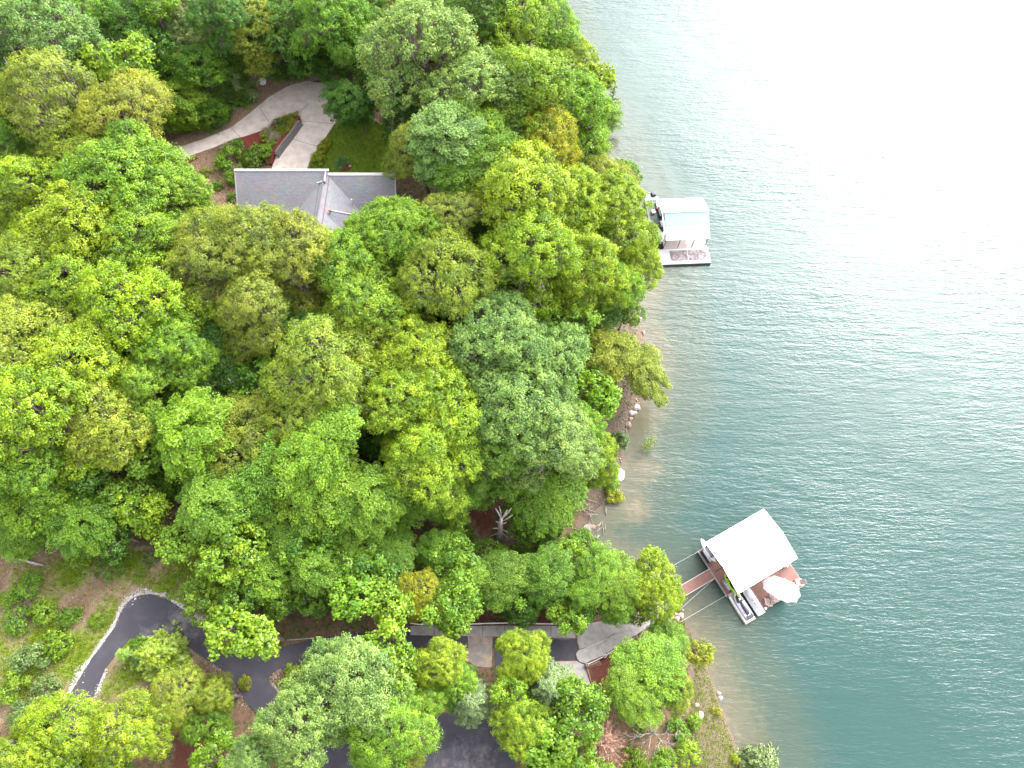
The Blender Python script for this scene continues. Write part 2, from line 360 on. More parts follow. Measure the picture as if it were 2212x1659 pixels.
hgt0 = mad(w1, 1.0, mad(w2, .45, mad(w3, 1.5))); hm = N.new('ShaderNodeMath'); hm.operation = 'MULTIPLY'; L.new(hgt0, hm.inputs[0]); L.new(wk.outputs[0], hm.inputs[1]); hgt = hm.outputs[0]
bp = N.new('ShaderNodeBump'); bp.inputs['Strength'].default_value = 1; bp.inputs['Distance'].default_value = .056; L.new(hgt, bp.inputs['Height'])
at_ = N.new('ShaderNodeAttribute'); at_.attribute_name = 'depth'
def dmap(a, b, c, d, interp='SMOOTHSTEP'):
    m = N.new('ShaderNodeMapRange'); m.interpolation_type = interp; L.new(at_.outputs['Fac'], m.inputs['Value'])
    for k, q_ in zip(('From Min','From Max','To Min','To Max'), (a, b, c, d)): m.inputs[k].default_value = q_
    return m.outputs[0]
body = N.new('ShaderNodeBsdfDiffuse')                 # the shelf shows through as sand, then silty green, then deep teal
dn_ = wave(0, .9, .9, 6, .7); dd_ = N.new('ShaderNodeMath'); dd_.operation = 'MULTIPLY_ADD'; L.new(dn_, dd_.inputs[0]); dd_.inputs[1].default_value = 1.3; L.new(at_.outputs['Fac'], dd_.inputs[2])
cr = N.new('ShaderNodeMapRange'); cr.inputs['From Min'].default_value = .45; cr.inputs['From Max'].default_value = 3.1; L.new(dd_.outputs[0], cr.inputs['Value'])
rp = N.new('ShaderNodeValToRGB'); L.new(cr.outputs[0], rp.inputs[0]); rp.color_ramp.interpolation = 'EASE'
rp.color_ramp.elements[0].color = (.085,.070,.048,1); rp.color_ramp.elements[1].position = 1; rp.color_ramp.elements[1].color = (.0115,.0325,.0295,1)
for ps_, c_ in ((.22, (.050,.050,.033,1)), (.5, (.024,.036,.027,1))):
    e_ = rp.color_ramp.elements.new(ps_); e_.color = c_
L.new(rp.outputs[0], body.inputs[0]); m1 = body
gl = N.new('ShaderNodeBsdfGlossy'); gl.inputs['Roughness'].default_value = .14; L.new(bp.outputs[0], gl.inputs['Normal'])
fr = N.new('ShaderNodeFresnel'); fr.inputs[0].default_value = 1.333; L.new(bp.outputs[0], fr.inputs['Normal'])
m2 = N.new('ShaderNodeMixShader'); L.new(fr.outputs[0], m2.inputs[0]); L.new(m1.outputs[0], m2.inputs[1]); L.new(gl.outputs[0], m2.inputs[2])
o = N.new('ShaderNodeOutputMaterial'); L.new(m2.outputs[0], o.inputs[0])
lake = link('lake_water', np_mesh('lake_water', np.stack([a, b, np.zeros_like(a)], 1), np.stack([q, q+1, q+nx2+1, q+nx2], 1), wm, 4, {'depth': ('POINT', dep)}, True))
tag(lake, kind='structure')

# ------------------------------------------------------------------ roads and paving
asph = mat('asphalt', (.031,.029,.036), .9, ((.046,.043,.050), .55, .45, .75), bump=.3, bscale=40, spec=.12)
N, L = asph.node_tree.nodes, asph.node_tree.links                      # pale dusty scuffs on the bend
old = asph.node_tree.nodes['Principled BSDF'].inputs['Base Color'].links[0].from_socket
tc = N.new('ShaderNodeTexCoord'); n1 = N.new('ShaderNodeTexNoise'); n1.inputs['Scale'].default_value = 1.3; n1.inputs['Detail'].default_value = 7; n1.inputs['Roughness'].default_value = .7
L.new(tc.outputs['Object'], n1.inputs['Vector'])
n2 = N.new('ShaderNodeTexNoise'); n2.inputs['Scale'].default_value = 9; n2.inputs['Detail'].default_value = 5; L.new(tc.outputs['Object'], n2.inputs['Vector'])
ax = N.new('ShaderNodeAttribute'); ax.attribute_name = 'dust'
m0 = N.new('ShaderNodeMath'); m0.operation = 'MULTIPLY_ADD'; L.new(ax.outputs['Fac'], m0.inputs[0]); m0.inputs[1].default_value = .42; L.new(n1.outputs['Fac'], m0.inputs[2])
rr = N.new('ShaderNodeMapRange'); rr.inputs['From Min'].default_value = .68; rr.inputs['From Max'].default_value = 1.02; rr.inputs['To Max'].default_value = .8; L.new(m0.outputs[0], rr.inputs['Value'])
mx = N.new('ShaderNodeMix'); mx.data_type = 'RGBA'; L.new(rr.outputs[0], mx.inputs['Factor']); L.new(old, mx.inputs['A']); mx.inputs['B'].default_value = (.12,.108,.112,1)
L.new(mx.outputs['Result'], asph.node_tree.nodes['Principled BSDF'].inputs['Base Color'])
road = tag(drape('asphalt_drive', ASPHALT, asph, .07, .5), kind='structure')
co = np.array([v.co for v in road.data.vertices]); dust = np.zeros(len(co))
for (u, v, r, k) in ((395,1335,1.6,1),(360,1370,1.5,.9),(430,1365,1.2,.8),(320,1372,1.2,.8),(1030,1660,4,.7),(960,1650,3,.5),(455,1405,.5,1.1),(405,1378,.4,1.2)):
    p = hit(u, v); dust = np.maximum(dust, k*np.exp(-((co[:,0]-p[0])**2+(co[:,1]-p[1])**2)/r**2))
a_ = road.data.attributes.new('dust', 'FLOAT', 'POINT'); a_.data.foreach_set('value', dust.astype(np.float32))
updr = tag(drape('concrete_drive', UPDRIVE, CONC, .06, .6), kind='structure')
m_joint = mat('joint_filler', (0.058,0.0493,0.0464), .95, ((0.0812,0.0696,0.0638), 4, .4, .6))
def strip(name, pts, wd, m, off, parent=None, thick=.05):
    P = np.array(pts, float); T = np.gradient(P, axis=0); T /= np.linalg.norm(T, axis=1)[:,None]+1e-9; Nn = np.stack([-T[:,1], T[:,0]], 1)
    return drape(name, np.vstack([P+Nn*wd/2, (P-Nn*wd/2)[::-1]]), m, off, .5, thick, parent=parent)
for seg in (((668,225),(641,249)), ((640,250),(600,330)), ((722,268),(655,262)), ((560,232),(585,270)), ((500,277),(520,298)), ((628,300),(690,318))):
    strip('expansion_joint', hits([tuple(np.array(seg[0])*(1-t)+np.array(seg[1])*t) for t in (0,.33,.66,1)]), .05, m_joint, .066, updr, .03)
ramp = drape('concrete_ramp', hits([(1245,1352),(1309,1340),(1380,1310),(1440,1296),(1420,1318),(1387,1349),(1362,1361),(1324,1370),(1292,1390),(1252,1402),(1248,1389)]), CONC2, .07, .5); tag(ramp, kind='structure')
lane = tag(drape('concrete_lane', hits([(878,1352),(980,1353),(1060,1351),(1122,1350),(1180,1351),(1243,1353),(1246,1379),(1215,1381),(1180,1377),(1120,1374),(1060,1372),(1012,1371),(905,1363)]), mat('lane_base', (0.116,0.104,0.0928), .9, ((0.087,0.0754,0.0696), 2, .4, .6)), .05, .5), kind='structure')
xs = [886,938,990,1042,1090,1140,1190,1243]
for k in range(7):
    a0, a1 = xs[k]+.8, xs[k+1]-.8
    drape('slab', hits([(a0,1352.5),(a1,1352.5),(a1,1373+5*(k/6)),(a0,1372+5*(k/6))]), CONC2, .082, .5, .1, parent=lane)
sandy = tag(drape('sandy_pad', hits([(1005,1374),(1064,1375),(1062,1442),(1030,1440),(1006,1425)]), SANDY, .066, .5), kind='structure')
patch = tag(drape('asphalt_patch', hits([(1066,1378),(1150,1381),(1211,1384),(1244,1382),(1250,1402),(1243,1412),(1244,1425),(1216,1426),(1150,1430),(1070,1440)]), asph, .062, .5, jag=.04), kind='structure')
lower = tag(drape('concrete_pad', hits([(1150,1432),(1213,1428.5),(1246,1428),(1263,1436),(1276,1481),(1240,1490),(1190,1500),(1150,1490)]), CONC2, .075, .5), kind='structure')
path = link('garden_path', None); tag(path, kind='structure')
PATHZ = lambda x, y: np.maximum(terrain(x, y), .5)
for q in ([(1250,1404.5),(1292.6,1391.4),(1302.4,1416.3),(1263,1433),(1253,1430),(1246,1422.5),(1244,1412)], [(1293.6,1391),(1324.6,1371.4),(1336,1393.6),(1303.4,1416)], [(1325.6,1370.6),(1361.4,1361.3),(1368.4,1374.3),(1337,1393.2)], [(1362.4,1360.8),(1387,1349),(1395,1358),(1369.4,1374)], [(1388,1348),(1408,1336),(1416,1345),(1396,1357)], [(1409,1335),(1427,1322),(1435,1332),(1417,1344.5)]):
    drape('path_slab', hits(q), CONC2, .17, .5, .35, parent=path)
drape('path_bed', hits([(1252,1405),(1325,1373),(1363,1362),(1426,1324),(1433,1332),(1368,1373),(1303,1415),(1263,1431),(1247,1420)]), mat('path_joint', (0.261,0.249,0.244), .9, ((0.209,0.197,0.191), 4, .4, .6)), .15, .5, .3, parent=path)
landing = tag(drape('concrete_landing', hits([(1424,1312),(1446,1302),(1459,1316),(1435,1332)], .4), WHITE, .25, .5, .5, hfun=PATHZ), kind='structure')
# gravel shoulder and stones along the asphalt, kept as one mass
def stones(name, pts, size, m, zoff=.02, seed=1, flat=.6):
    r = np.random.default_rng(seed); P = np.asarray(pts); n = len(P); z = terrain(P[:,0], P[:,1])+zoff
    B = np.array([(1,0,0),(-1,0,0),(0,1,0),(0,-1,0),(0,0,1),(0,0,-1)], float); F0 = np.array([(0,2,4),(2,1,4),(1,3,4),(3,0,4),(2,0,5),(1,2,5),(3,1,5),(0,3,5)])
    s = size*r.lognormal(0, .35, (n,1,1)); V = B[None]*s*r.uniform(.6, 1.3, (n,6,1)); V[:,:,2] *= flat
    a = r.uniform(0, 6.28, n); ca, sa = np.cos(a)[:,None], np.sin(a)[:,None]
    V = np.stack([V[:,:,0]*ca-V[:,:,1]*sa, V[:,:,0]*sa+V[:,:,1]*ca, V[:,:,2]], 2)
    V[:,:,0] += P[:,0:1]; V[:,:,1] += P[:,1:2]; V[:,:,2] += z[:,None]
    F = (F0[None]+6*np.arange(n)[:,None,None]).reshape(-1, 3)
    return np_mesh(name, V.reshape(-1, 3), F, m, 3)
def along(pts, n, spread, seed=0, side=0.0):
    r = np.random.default_rng(seed); P = np.asarray(pts); d = np.r_[0, np.cumsum(np.hypot(*np.diff(P, axis=0).T))]; t = r.uniform(0, d[-1], n)
    X_ = np.stack([np.interp(t, d, P[:,0]), np.interp(t, d, P[:,1])], 1); k_ = .35+1.5*np.clip(.5+vnoise(X_[:,0], X_[:,1], 2.2, 31)*1.6, 0, 1.3); keep_ = r.random(n) < .45+k_*.4
    return (X_+r.normal(0, 1, (n, 2))*(spread*k_)[:,None])[keep_]
GRAVELW = mat('white_gravel', (0.29,0.273,0.261), .9, ((0.191,0.168,0.157), 6, .4, .65))
outer = hits([(120,1535),(147,1500),(196,1421),(246,1352),(258,1322),(271,1301),(287,1288),(308,1281),(328,1280),(360,1288)])
outer2 = hits([(372,1297),(402,1316),(446,1347)])
inner = hits([(228,1446),(206,1500)]); inner2 = hits([(300,1377),(336,1375),(376,1380)])
g = link('gravel_shoulder', stones('gravel_shoulder', np.vstack([along(outer, 2300, .14, 1), along(outer2, 1500, .13, 2), along(inner, 260, .12, 3), along(inner2, 500, .12, 4)]), .065, GRAVELW)); tag(g, 'crushed white gravel edging the asphalt bend', 'gravel', kind='stuff')
kerb2 = hits([(380,1384),(448,1432),(497,1460),(535,1526)]); isl = hits([(705,1428),(640,1440),(602,1450),(586,1460),(584,1468),(588,1478),(618,1513)])
g = link('brown_gravel', stones('brown_gravel', np.vstack([along(kerb2, 900, .2, 5), along(isl, 1100, .16, 6)]), .06, mat('tan_gravel', (0.157,0.116,0.0928), .9, ((0.244,0.203,0.174), 5, .5, .7)))); tag(g, 'tan gravel and stones edging the inner side of asphalt drive', 'gravel', kind='stuff')
upedge = hits([(520,268),(575,222),(620,194),(660,184),(722,184)]); wallfoot = hits([(654,262),(646,280),(632,299),(600,341),(592,362)])
g = link('drive_edge_stones', stones('drive_edge_stones', np.vstack([along(upedge, 700, .25, 7), along(hits([(625,190),(660,181),(722,182)]), 500, .3, 17), along(wallfoot, 500, .12, 8)]), .08, ROCKW)); tag(g, 'small pale stones edging the concrete drive', 'gravel', kind='stuff')
sp = along(SHORE[20:100], 2600, .8, 9); sp = sp[seg_dist(sp[:,0], sp[:,1], SHORE) < 1.6]
ok = terrain(sp[:,0], sp[:,1]) > -.9; g = link('shore_stones', stones('shore_stones', sp[ok], .10, ROCKB)); tag(g, 'loose stones scattered along the muddy waterline', 'stones', kind='stuff')
sp = hits([(1500,1490),(1545,1500),(1560,1560),(1590,1640)]); sp2 = along(sp, 230, .9, 11); ok = seg_dist(sp2[:,0], sp2[:,1], SHORE) < 6
g = link('bank_stones', stones('bank_stones', sp2[ok], .06, ROCKB)); tag(g, 'pale chips of stone on the bare lower bank', 'stones', kind='stuff')

# ------------------------------------------------------------------ plants: crowns made of leaf-sized faces
def unit(a): return a/(np.linalg.norm(a, axis=-1, keepdims=True)+1e-9)
def leaves(name, P, Nn, size, aspect, tint, m, r, along_dir=None, fold=.18):
    n = len(P); Nn = unit(Nn)
    t = along_dir if along_dir is not None else r.normal(size=(n,3))
    t = unit(t-(t*Nn).sum(1, keepdims=True)*Nn); b = np.cross(Nn, t); s = size[:,None]
    V = np.stack([P-.5*s*t, P+.5*s*aspect*b-fold*s*Nn, P+.5*s*t-.10*s*Nn, P-.5*s*aspect*b-fold*s*Nn], 1).reshape(-1, 3)
    return np_mesh(name, V, np.arange(4*n).reshape(n, 4), m, 4, {'tint': ('FACE', tint)})
def limbs(name, tips, r, m, base_z, r0=.22, nmain=7, hub=.25, tip_r=.025):
    """limbs from the top of the trunk through forks to the clump centres"""
    mb = MB(); tips = np.asarray(tips); k = min(nmain, len(tips))
    cen = tips[r.choice(len(tips), k, False)]
    for _ in range(4):
        lab = np.argmin(((tips[:,None,:2]-cen[None,:,:2])**2).sum(2), 1)
        cen = np.array([tips[lab == c].mean(0) if (lab == c).any() else cen[c] for c in range(k)])
    for c in range(k):
        T = tips[lab == c]
        if not len(T): continue
        f = T.mean(0)*.62; f[2] = base_z*.4+T[:,2].mean()*.45
        s = np.array([0, 0, base_z]); mid = s*.5+f*.5+r.normal(0, .18, 3); mid[2] -= .1
        mb.tube([s, mid, f], [r0, r0*.72, r0*.5], 6, False)
        for t in T:
            a = f*.6+t*.4+r.normal(0, .2, 3); b_ = f*.25+t*.75+r.normal(0, .15, 3)
            mb.tube([f, a, b_, t], [r0*.42, r0*.26, r0*.16, tip_r], 4, False)
    return mb.mesh(name, m)
def dome(r, n, R, up, dn, lobes=6, amp=.22, inner=.55, sp=.21):
    """clump centres on an uneven dome"""
    d = unit(r.normal(size=(n*9, 3))); d = d[d[:,2] > -.8]
    L_ = unit(r.normal(size=(lobes, 3))+[0,0,.25]); amps = r.uniform(.3, 1, lobes)*amp
    keep = []; pts = []
    for v in d:
        f = 1+sum(a*max(0, v@l)**3*2.2-a*.55 for a, l in zip(amps, L_))
        rad = f*(r.uniform(inner, 1)**.5)
        p = v*rad*np.array([R, R, up if v[2] > 0 else dn])
        if all(((p-q_)**2).sum() > (sp*R)**2 for q_ in pts): pts.append(p)
        if len(pts) >= n: break
    return np.array(pts)
def cauliflower(r, n, R, up, dn, k=8, sp=.145):
    """clump centres over the union of several uneven sub-domes, as a broad crown seen from the air"""
    B = []
    for i in range(k):
        ring = 0 if i < 2 else (1 if i < 2+(k-2)//2 else 2)
        a = 2.4*i+r.uniform(-.5, .5); ro = (r.uniform(.05, .25), r.uniform(.38, .58), r.uniform(.55, .78))[ring]*R
        zc = (r.uniform(.2, .42)*up, r.uniform(-.1, .3)*up, -r.uniform(.2, .75)*dn)[ring]; B.append((np.array([ro*math.cos(a), ro*math.sin(a), zc]), r.uniform(.34, .52)*R*(1, .95, .85)[ring]))
    C_ = np.array([b[0] for b in B]); W = np.array([b[1] for b in B]); pts = []
    for _ in range(n*14):
        i = r.integers(len(B)); v = unit(r.normal(size=3)+[0,0,.2])
        if v[2] < -.55: continue
        p = C_[i]+v*W[i]*r.uniform(.82, 1.04)*np.array([1,1,.85])
        dd = np.linalg.norm(p-C_, axis=1)/W; dd[i] = 9
        if (dd < .8).any(): continue
        if pts and (((np.array(pts)-p)**2).sum(1) < (sp*R)**2).any(): continue
        pts.append(p)
        if len(pts) >= n: break
    return np.array(pts)
def crown_oak(seed, R=5., n=95, rc=.78, nsub=13, nl=20, lsize=.168, aspect=.62, up=.78, dn=1.15, lobes=7, amp=.24, droop=.0, tintk=.6, flat=.72, name='crown', sp=.145, inner=.72):
    r = np.random.default_rng(seed); cl = cauliflower(r, n, R, R*up, R*dn, lobes+3, sp) if R > 4 else dome(r, n, R, R*up, R*dn, lobes, amp, inner, sp); n = len(cl)
    rad = rc*r.uniform(.65, 1.3, n); out = unit(cl/np.array([1,1,.8])+[0,0,R*.15])
    sd = unit(r.normal(size=(n, nsub, 3))+.75*out[:,None]+[0,0,.35])
    sc_ = cl[:,None]+sd*rad[:,None,None]*r.uniform(.55, 1.05, (n, nsub, 1))*np.array([1,1,flat])
    sn = unit(sd+[0,0,.5])
    P = sc_[:,:,None]+r.normal(size=(n, nsub, nl, 3))*np.array([.20,.20,.13])*rad[:,None,None,None]
    off = P-sc_[:,:,None]
    Nn = sn[:,:,None]*.7+unit(off)*.55+r.normal(size=P.shape)*.45+[0,0,.35]
    tint = np.clip(.5+tintk*(.42*r.normal(size=(n,1,1))+.26*r.normal(size=(n,nsub,1))+.35*r.normal(size=(n,nsub,nl))), 0, 1).ravel()
    P = P.reshape(-1, 3); Nn = Nn.reshape(-1, 3)
    ad = None
    if droop: ad = r.normal(size=P.shape)*.6+[0,0,-droop]+unit(P*[1,1,0])*.4; Nn = Nn+unit(P*[1,1,0])*droop*.4
    me = leaves(name, P, Nn, lsize*r.uniform(.7, 1.3, len(P)), aspect, tint, LEAF, r, ad)
    extra = cl*1.04+out*rad[:,None]*r.uniform(.6, 1.15, (n,1))
    return me, limbs('branches', np.vstack([cl, extra[r.random(n) < .35]]), r, BARK, -R*min(dn,.75)-.2, .045*R, 8)
def crown_layer(seed, R=4., n=130, rc=1.0, nl=230, lsize=.18, up=.85, dn=1.0, aspect=.6):
    """flat sprays held out in layers, as on beech and maple"""
    r = np.random.default_rng(seed); cl = dome(r, n, R, R*up, R*dn, 6, .24, .5, .17); n = len(cl); out = unit(cl*[1,1,.0]+r.normal(size=cl.shape)*.15*[1,1,0])
    rad = rc*r.uniform(.6, 1.3, n)
    q_ = np.sqrt(r.random((n, nl))); an = r.uniform(0, 6.283, (n, nl))
    lx, ly = q_*np.cos(an), q_*np.sin(an)*.62
    side = np.stack([-out[:,1], out[:,0], np.zeros(n)], 1)
    P = cl[:,None]+rad[:,None,None]*(lx[...,None]*out[:,None]+ly[...,None]*side[:,None])
    P[...,2] += -.28*rad[:,None]*(lx**2+ly**2)+.1*lx*0+r.normal(0, .09, (n, nl))
    Nn = np.zeros_like(P)+[0,0,1]+out[:,None]*.35*np.maximum(lx, -.2)[...,None]+r.normal(size=P.shape)*.38
    tint = np.clip(.5+.16*r.normal(size=(n,1))+.2*r.normal(size=(n,nl)), 0, 1).ravel()
    P = P.reshape(-1, 3); ad = np.repeat(out, nl, 0)+r.normal(size=P.shape)*.5
    me = leaves('crown', P, Nn.reshape(-1, 3), lsize*r.uniform(.7, 1.3, len(P)), aspect, tint, LEAF, r, ad)
    return me, limbs('branches', cl, r, BARK, -R*.75-.1, .045*R, 7)
def crown_needle(seed, R=3., Hh=7., tiers=13, per=9, dens=70, lsize=.20, droop=.35, aspect=.22, irregular=.15, width=.30):
    """whorls of boughs with needle sprays"""
    r = np.random.default_rng(seed); Ps, Ns, Ad = [], [], []; mb = MB(); mb.tube([(0,0,-Hh*.5),(0,0,Hh*.5)], [.16,.03], 6)
    for t in range(tiers):
        k = t/(tiers-1); z = -Hh*.48+Hh*.96*k; L_ = R*(1-k)**.75*(1 if irregular < .3 else r.uniform(.55, 1.1))+.18
        for j in range(max(4, int(per*(1-.4*k)))):
            a = r.uniform(0, 6.283); l = L_*r.uniform(1-irregular*2, 1.1); d = np.array([math.cos(a), math.sin(a), 0.]); s_ = np.array([-d[1], d[0], 0.])
            tip = d*l+[0,0,z-droop*l*.6+.25*(1-k*0)]; mid = d*l*.5+[0,0,z+.12]
            mb.tube([(0,0,z), mid, tip], [.04,.025,.01], 4, False)
            m_ = int(dens*l); u_ = r.uniform(.12, 1, m_)**.8; w_ = r.normal(0, width, m_)*l*.5*(1.05-u_*.7)
            base = np.outer(u_*l, d)+np.outer(w_, s_); base[:,2] = z+.45*u_*(1-u_)-droop*l*.6*u_**2+.25*u_-.25*np.abs(w_)+r.normal(0, .05, m_)
            Ps.append(base); Ns.append(np.array([0,0,1.])+r.normal(size=(m_,3))*.35+d*.2); Ad.append(d+np.sign(w_)[:,None]*s_*.7+r.normal(size=(m_,3))*.25+[0,0,-.25])
    P = np.vstack(Ps); tint = np.clip(.5+.24*r.normal(size=len(P)), 0, 1)
    return leaves('crown', P, np.vstack(Ns), lsize*r.uniform(.6, 1.4, len(P))*1.6, aspect, tint, NEEDLE, r, np.vstack(Ad), .05), mb.mesh('branches', BARK)
def crown_spike(seed, n=260, R=.7):
    """fountain of narrow grass blades"""
    r = np.random.default_rng(seed); a = r.uniform(0, 6.283, n); el = r.uniform(.25, 1.4, n); L_ = R*r.uniform(.7, 1.2, n); V = []; F = []
    d = np.stack([np.cos(a), np.sin(a)], 1); s_ = np.stack([-d[:,1], d[:,0]], 1)*.014
    for i in range(n):
        p0 = d[i]*.05; p1 = d[i]*L_[i]*.55*math.cos(el[i]); p2 = d[i]*L_[i]*(math.cos(el[i])+.15); z1 = L_[i]*.75*math.sin(el[i])+.1; z2 = L_[i]*.8*math.sin(el[i])*.8
        k = len(V); V += [(*(p0-s_[i]), 0), (*(p0+s_[i]), 0), (*(p1+s_[i]), z1), (*(p1-s_[i]), z1), (*(p2+s_[i]*.3), z2), (*(p2-s_[i]*.3), z2)]; F += [(k,k+1,k+2,k+3), (k+3,k+2,k+4,k+5)]
    return np_mesh('foliage', np.array(V), np.array(F), LEAF, 4, {'tint': ('FACE', np.clip(.5+.25*r.normal(size=len(F)), 0, 1))})
V_ = {}
V_['O'] = [crown_oak(s, lobes=l, amp=am, n=n) for s, l, am, n in ((1,7,.30,235),(2,5,.36,225),(3,9,.26,240),(4,6,.40,225),(5,8,.32,235),(6,5,.28,240))]
V_['F'] = [crown_oak(s, rc=.85, nsub=12, nl=20, lsize=.215, aspect=.36, droop=.9, up=.72, dn=1.0, amp=.38, n=190, flat=.6, tintk=.6, sp=.16) for s in (11,12,13)]
V_['B'] = [crown_layer(s) for s in (21,22,23)]
V_['L'] = [crown_oak(s, R=3.6, n=52, rc=.95, nsub=11, nl=8, lsize=.40, aspect=.82, up=.55, dn=.6, amp=.4, tintk=.45, sp=.2, inner=.55) for s in (31,32)]
V_['U'] = [crown_oak(s, R=2.6, n=46, rc=.75, nsub=10, nl=11, lsize=.24, aspect=.6, up=.9, dn=.9, amp=.3, sp=.2, inner=.55) for s in (41,42,43)]
V_['S'] = [crown_oak(s, R=1.3, n=26, rc=.5, nsub=8, nl=9, lsize=.17, aspect=.6, up=.8, dn=.75, amp=.3, sp=.2, inner=.55) for s in (51,52,53)]
V_['P'] = [crown_needle(61, 3.2, 8, 13, 8, 80, .19, .15, .2, .35, .34), crown_needle(62, 3.0, 9, 14, 8, 80, .19, .1, .2, .35, .34)]
V_['H'] = [crown_needle(71, 3.2, 7.5, 17, 11, 95, .17, .45, .34, .12, .26), crown_needle(72, 3.2, 7.5, 17, 11, 95, .17, .5, .34, .15, .26)]
V_['C'] = [crown_needle(81, 1.5, 2.8, 13, 12, 90, .13, -.25, .4, .2, .4)]
RAD = {'O': 5.6, 'F': 5.6, 'B': 4.6, 'L': 4.0, 'U': 2.9, 'S': 1.55, 'P': 3.0, 'H': 3.1, 'C': 1.4}
VUP = {'O': .78, 'F': .72, 'B': .85, 'L': .55, 'U': .9, 'S': .8, 'P': 1.3, 'H': 1.15, 'C': .95}
tm = MB(); tm.tube([(0,0,-.08),(.0,0,.02),(.25,.1,.3),(-.1,.2,.65),(0,0,1.02)], [1.6,1.15,.92,.8,.62], 8); TRUNK = tm.mesh('trunk', BARK)
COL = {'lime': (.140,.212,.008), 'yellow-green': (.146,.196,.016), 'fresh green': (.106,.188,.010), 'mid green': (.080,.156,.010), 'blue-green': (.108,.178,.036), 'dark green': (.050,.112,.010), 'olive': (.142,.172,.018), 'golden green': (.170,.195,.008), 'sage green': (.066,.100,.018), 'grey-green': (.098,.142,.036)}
KN = {'O': ('broadleaf_tree', 'broadleaf tree', 'tree'), 'F': ('feathery_tree', 'feathery-leaved tree', 'tree'), 'B': ('layered_tree', 'tree with layered sprays', 'tree'), 'L': ('large_leaved_tree', 'large-leaved tree', 'tree'), 'U': ('small_tree', 'small tree', 'tree'), 'S': ('shrub', 'shrub', 'shrub'), 'P': ('pine_tree', 'pine', 'tree'), 'H': ('hemlock_tree', 'hemlock', 'tree'), 'C': ('cedar_bush', 'cedar bush', 'shrub')}
PLACED = []; cnt = {}
def plant(x, y, Rw, kind, col, T, label, group=None, z=None, rz=None, sq=1.0):
    k = cnt.get(kind, 0); cnt[kind] = k+1
    cr, br = V_[kind][k % len(V_[kind])]; s = Rw/RAD[kind]; z = hz(x, y) if z is None else z
    nm, kn, cat = KN[kind]; base = V_UP(kind, s, T, sq)
    o = thing(nm, label, cat, (x, y, z-.05), 0, group)
    a = random.uniform(0, 6.283) if rz is None else rz
    tx, ty = (random.gauss(0, .09), random.gauss(0, .09)) if kind not in 'PHC' else (0, 0)
    c = link('foliage' if kind in 'SC' else 'crown', cr, o, (0,0,base), (tx, ty, a)); c.scale = (s*random.uniform(.9,1.1), s*random.uniform(.9,1.1), s*sq*random.uniform(.88,1.12))
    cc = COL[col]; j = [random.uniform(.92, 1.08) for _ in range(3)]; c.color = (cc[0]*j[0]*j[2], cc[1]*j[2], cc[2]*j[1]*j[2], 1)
    b_ = link('stem' if kind in 'SC' else 'branches', br, o, (0,0,base), (tx, ty, a)); b_.scale = c.scale
    if kind not in 'SC':
        t = link('trunk', TRUNK, o, (0,0,0), (0,0,a)); rr_ = .018*T+.03*s; t.scale = (rr_, rr_, max(.5, base-(.45*4*s if kind in 'PH' else .55*RAD[kind]*s*sq)))
    PLACED.append((x, y, z+base, Rw)); return o
def V_UP(kind, s, T, sq): return T-VUP[kind]*RAD[kind]*s*sq*.95
def tree(u, v, rpx, kind, col, T, phrase, group=None, sq=1.0):
    """crown centre at pixel (u, v), radius rpx px; T total height in metres (0 = from its width)"""
    if kind in 'OFB' and group: rpx *= 1.22 if v < 1120 else 1.0
    Rw = rpx*55/FPX; TT = T
    for _ in range(4):
        TT = T if T else 6.5+1.9*Rw
        if TT < 2*Rw*VUP[kind]: TT = max(TT, 1.35*Rw*VUP[kind]*sq)
        hc = max(V_UP(kind, Rw/RAD[kind], TT, sq), .25)
        x, y, z = hit(u, v, hc); Rw = rpx*proj(x, y, z+hc)[2]/FPX
    if kind == 'S' and inside(np.array([x]), np.array([y]), BED)[0]: z = float(bedz(np.array([x]), np.array([y]))[0])
    return plant(x, y, Rw, kind, col, TT, f'{col} {KN[kind][1]} {phrase}', group, z, None, sq)

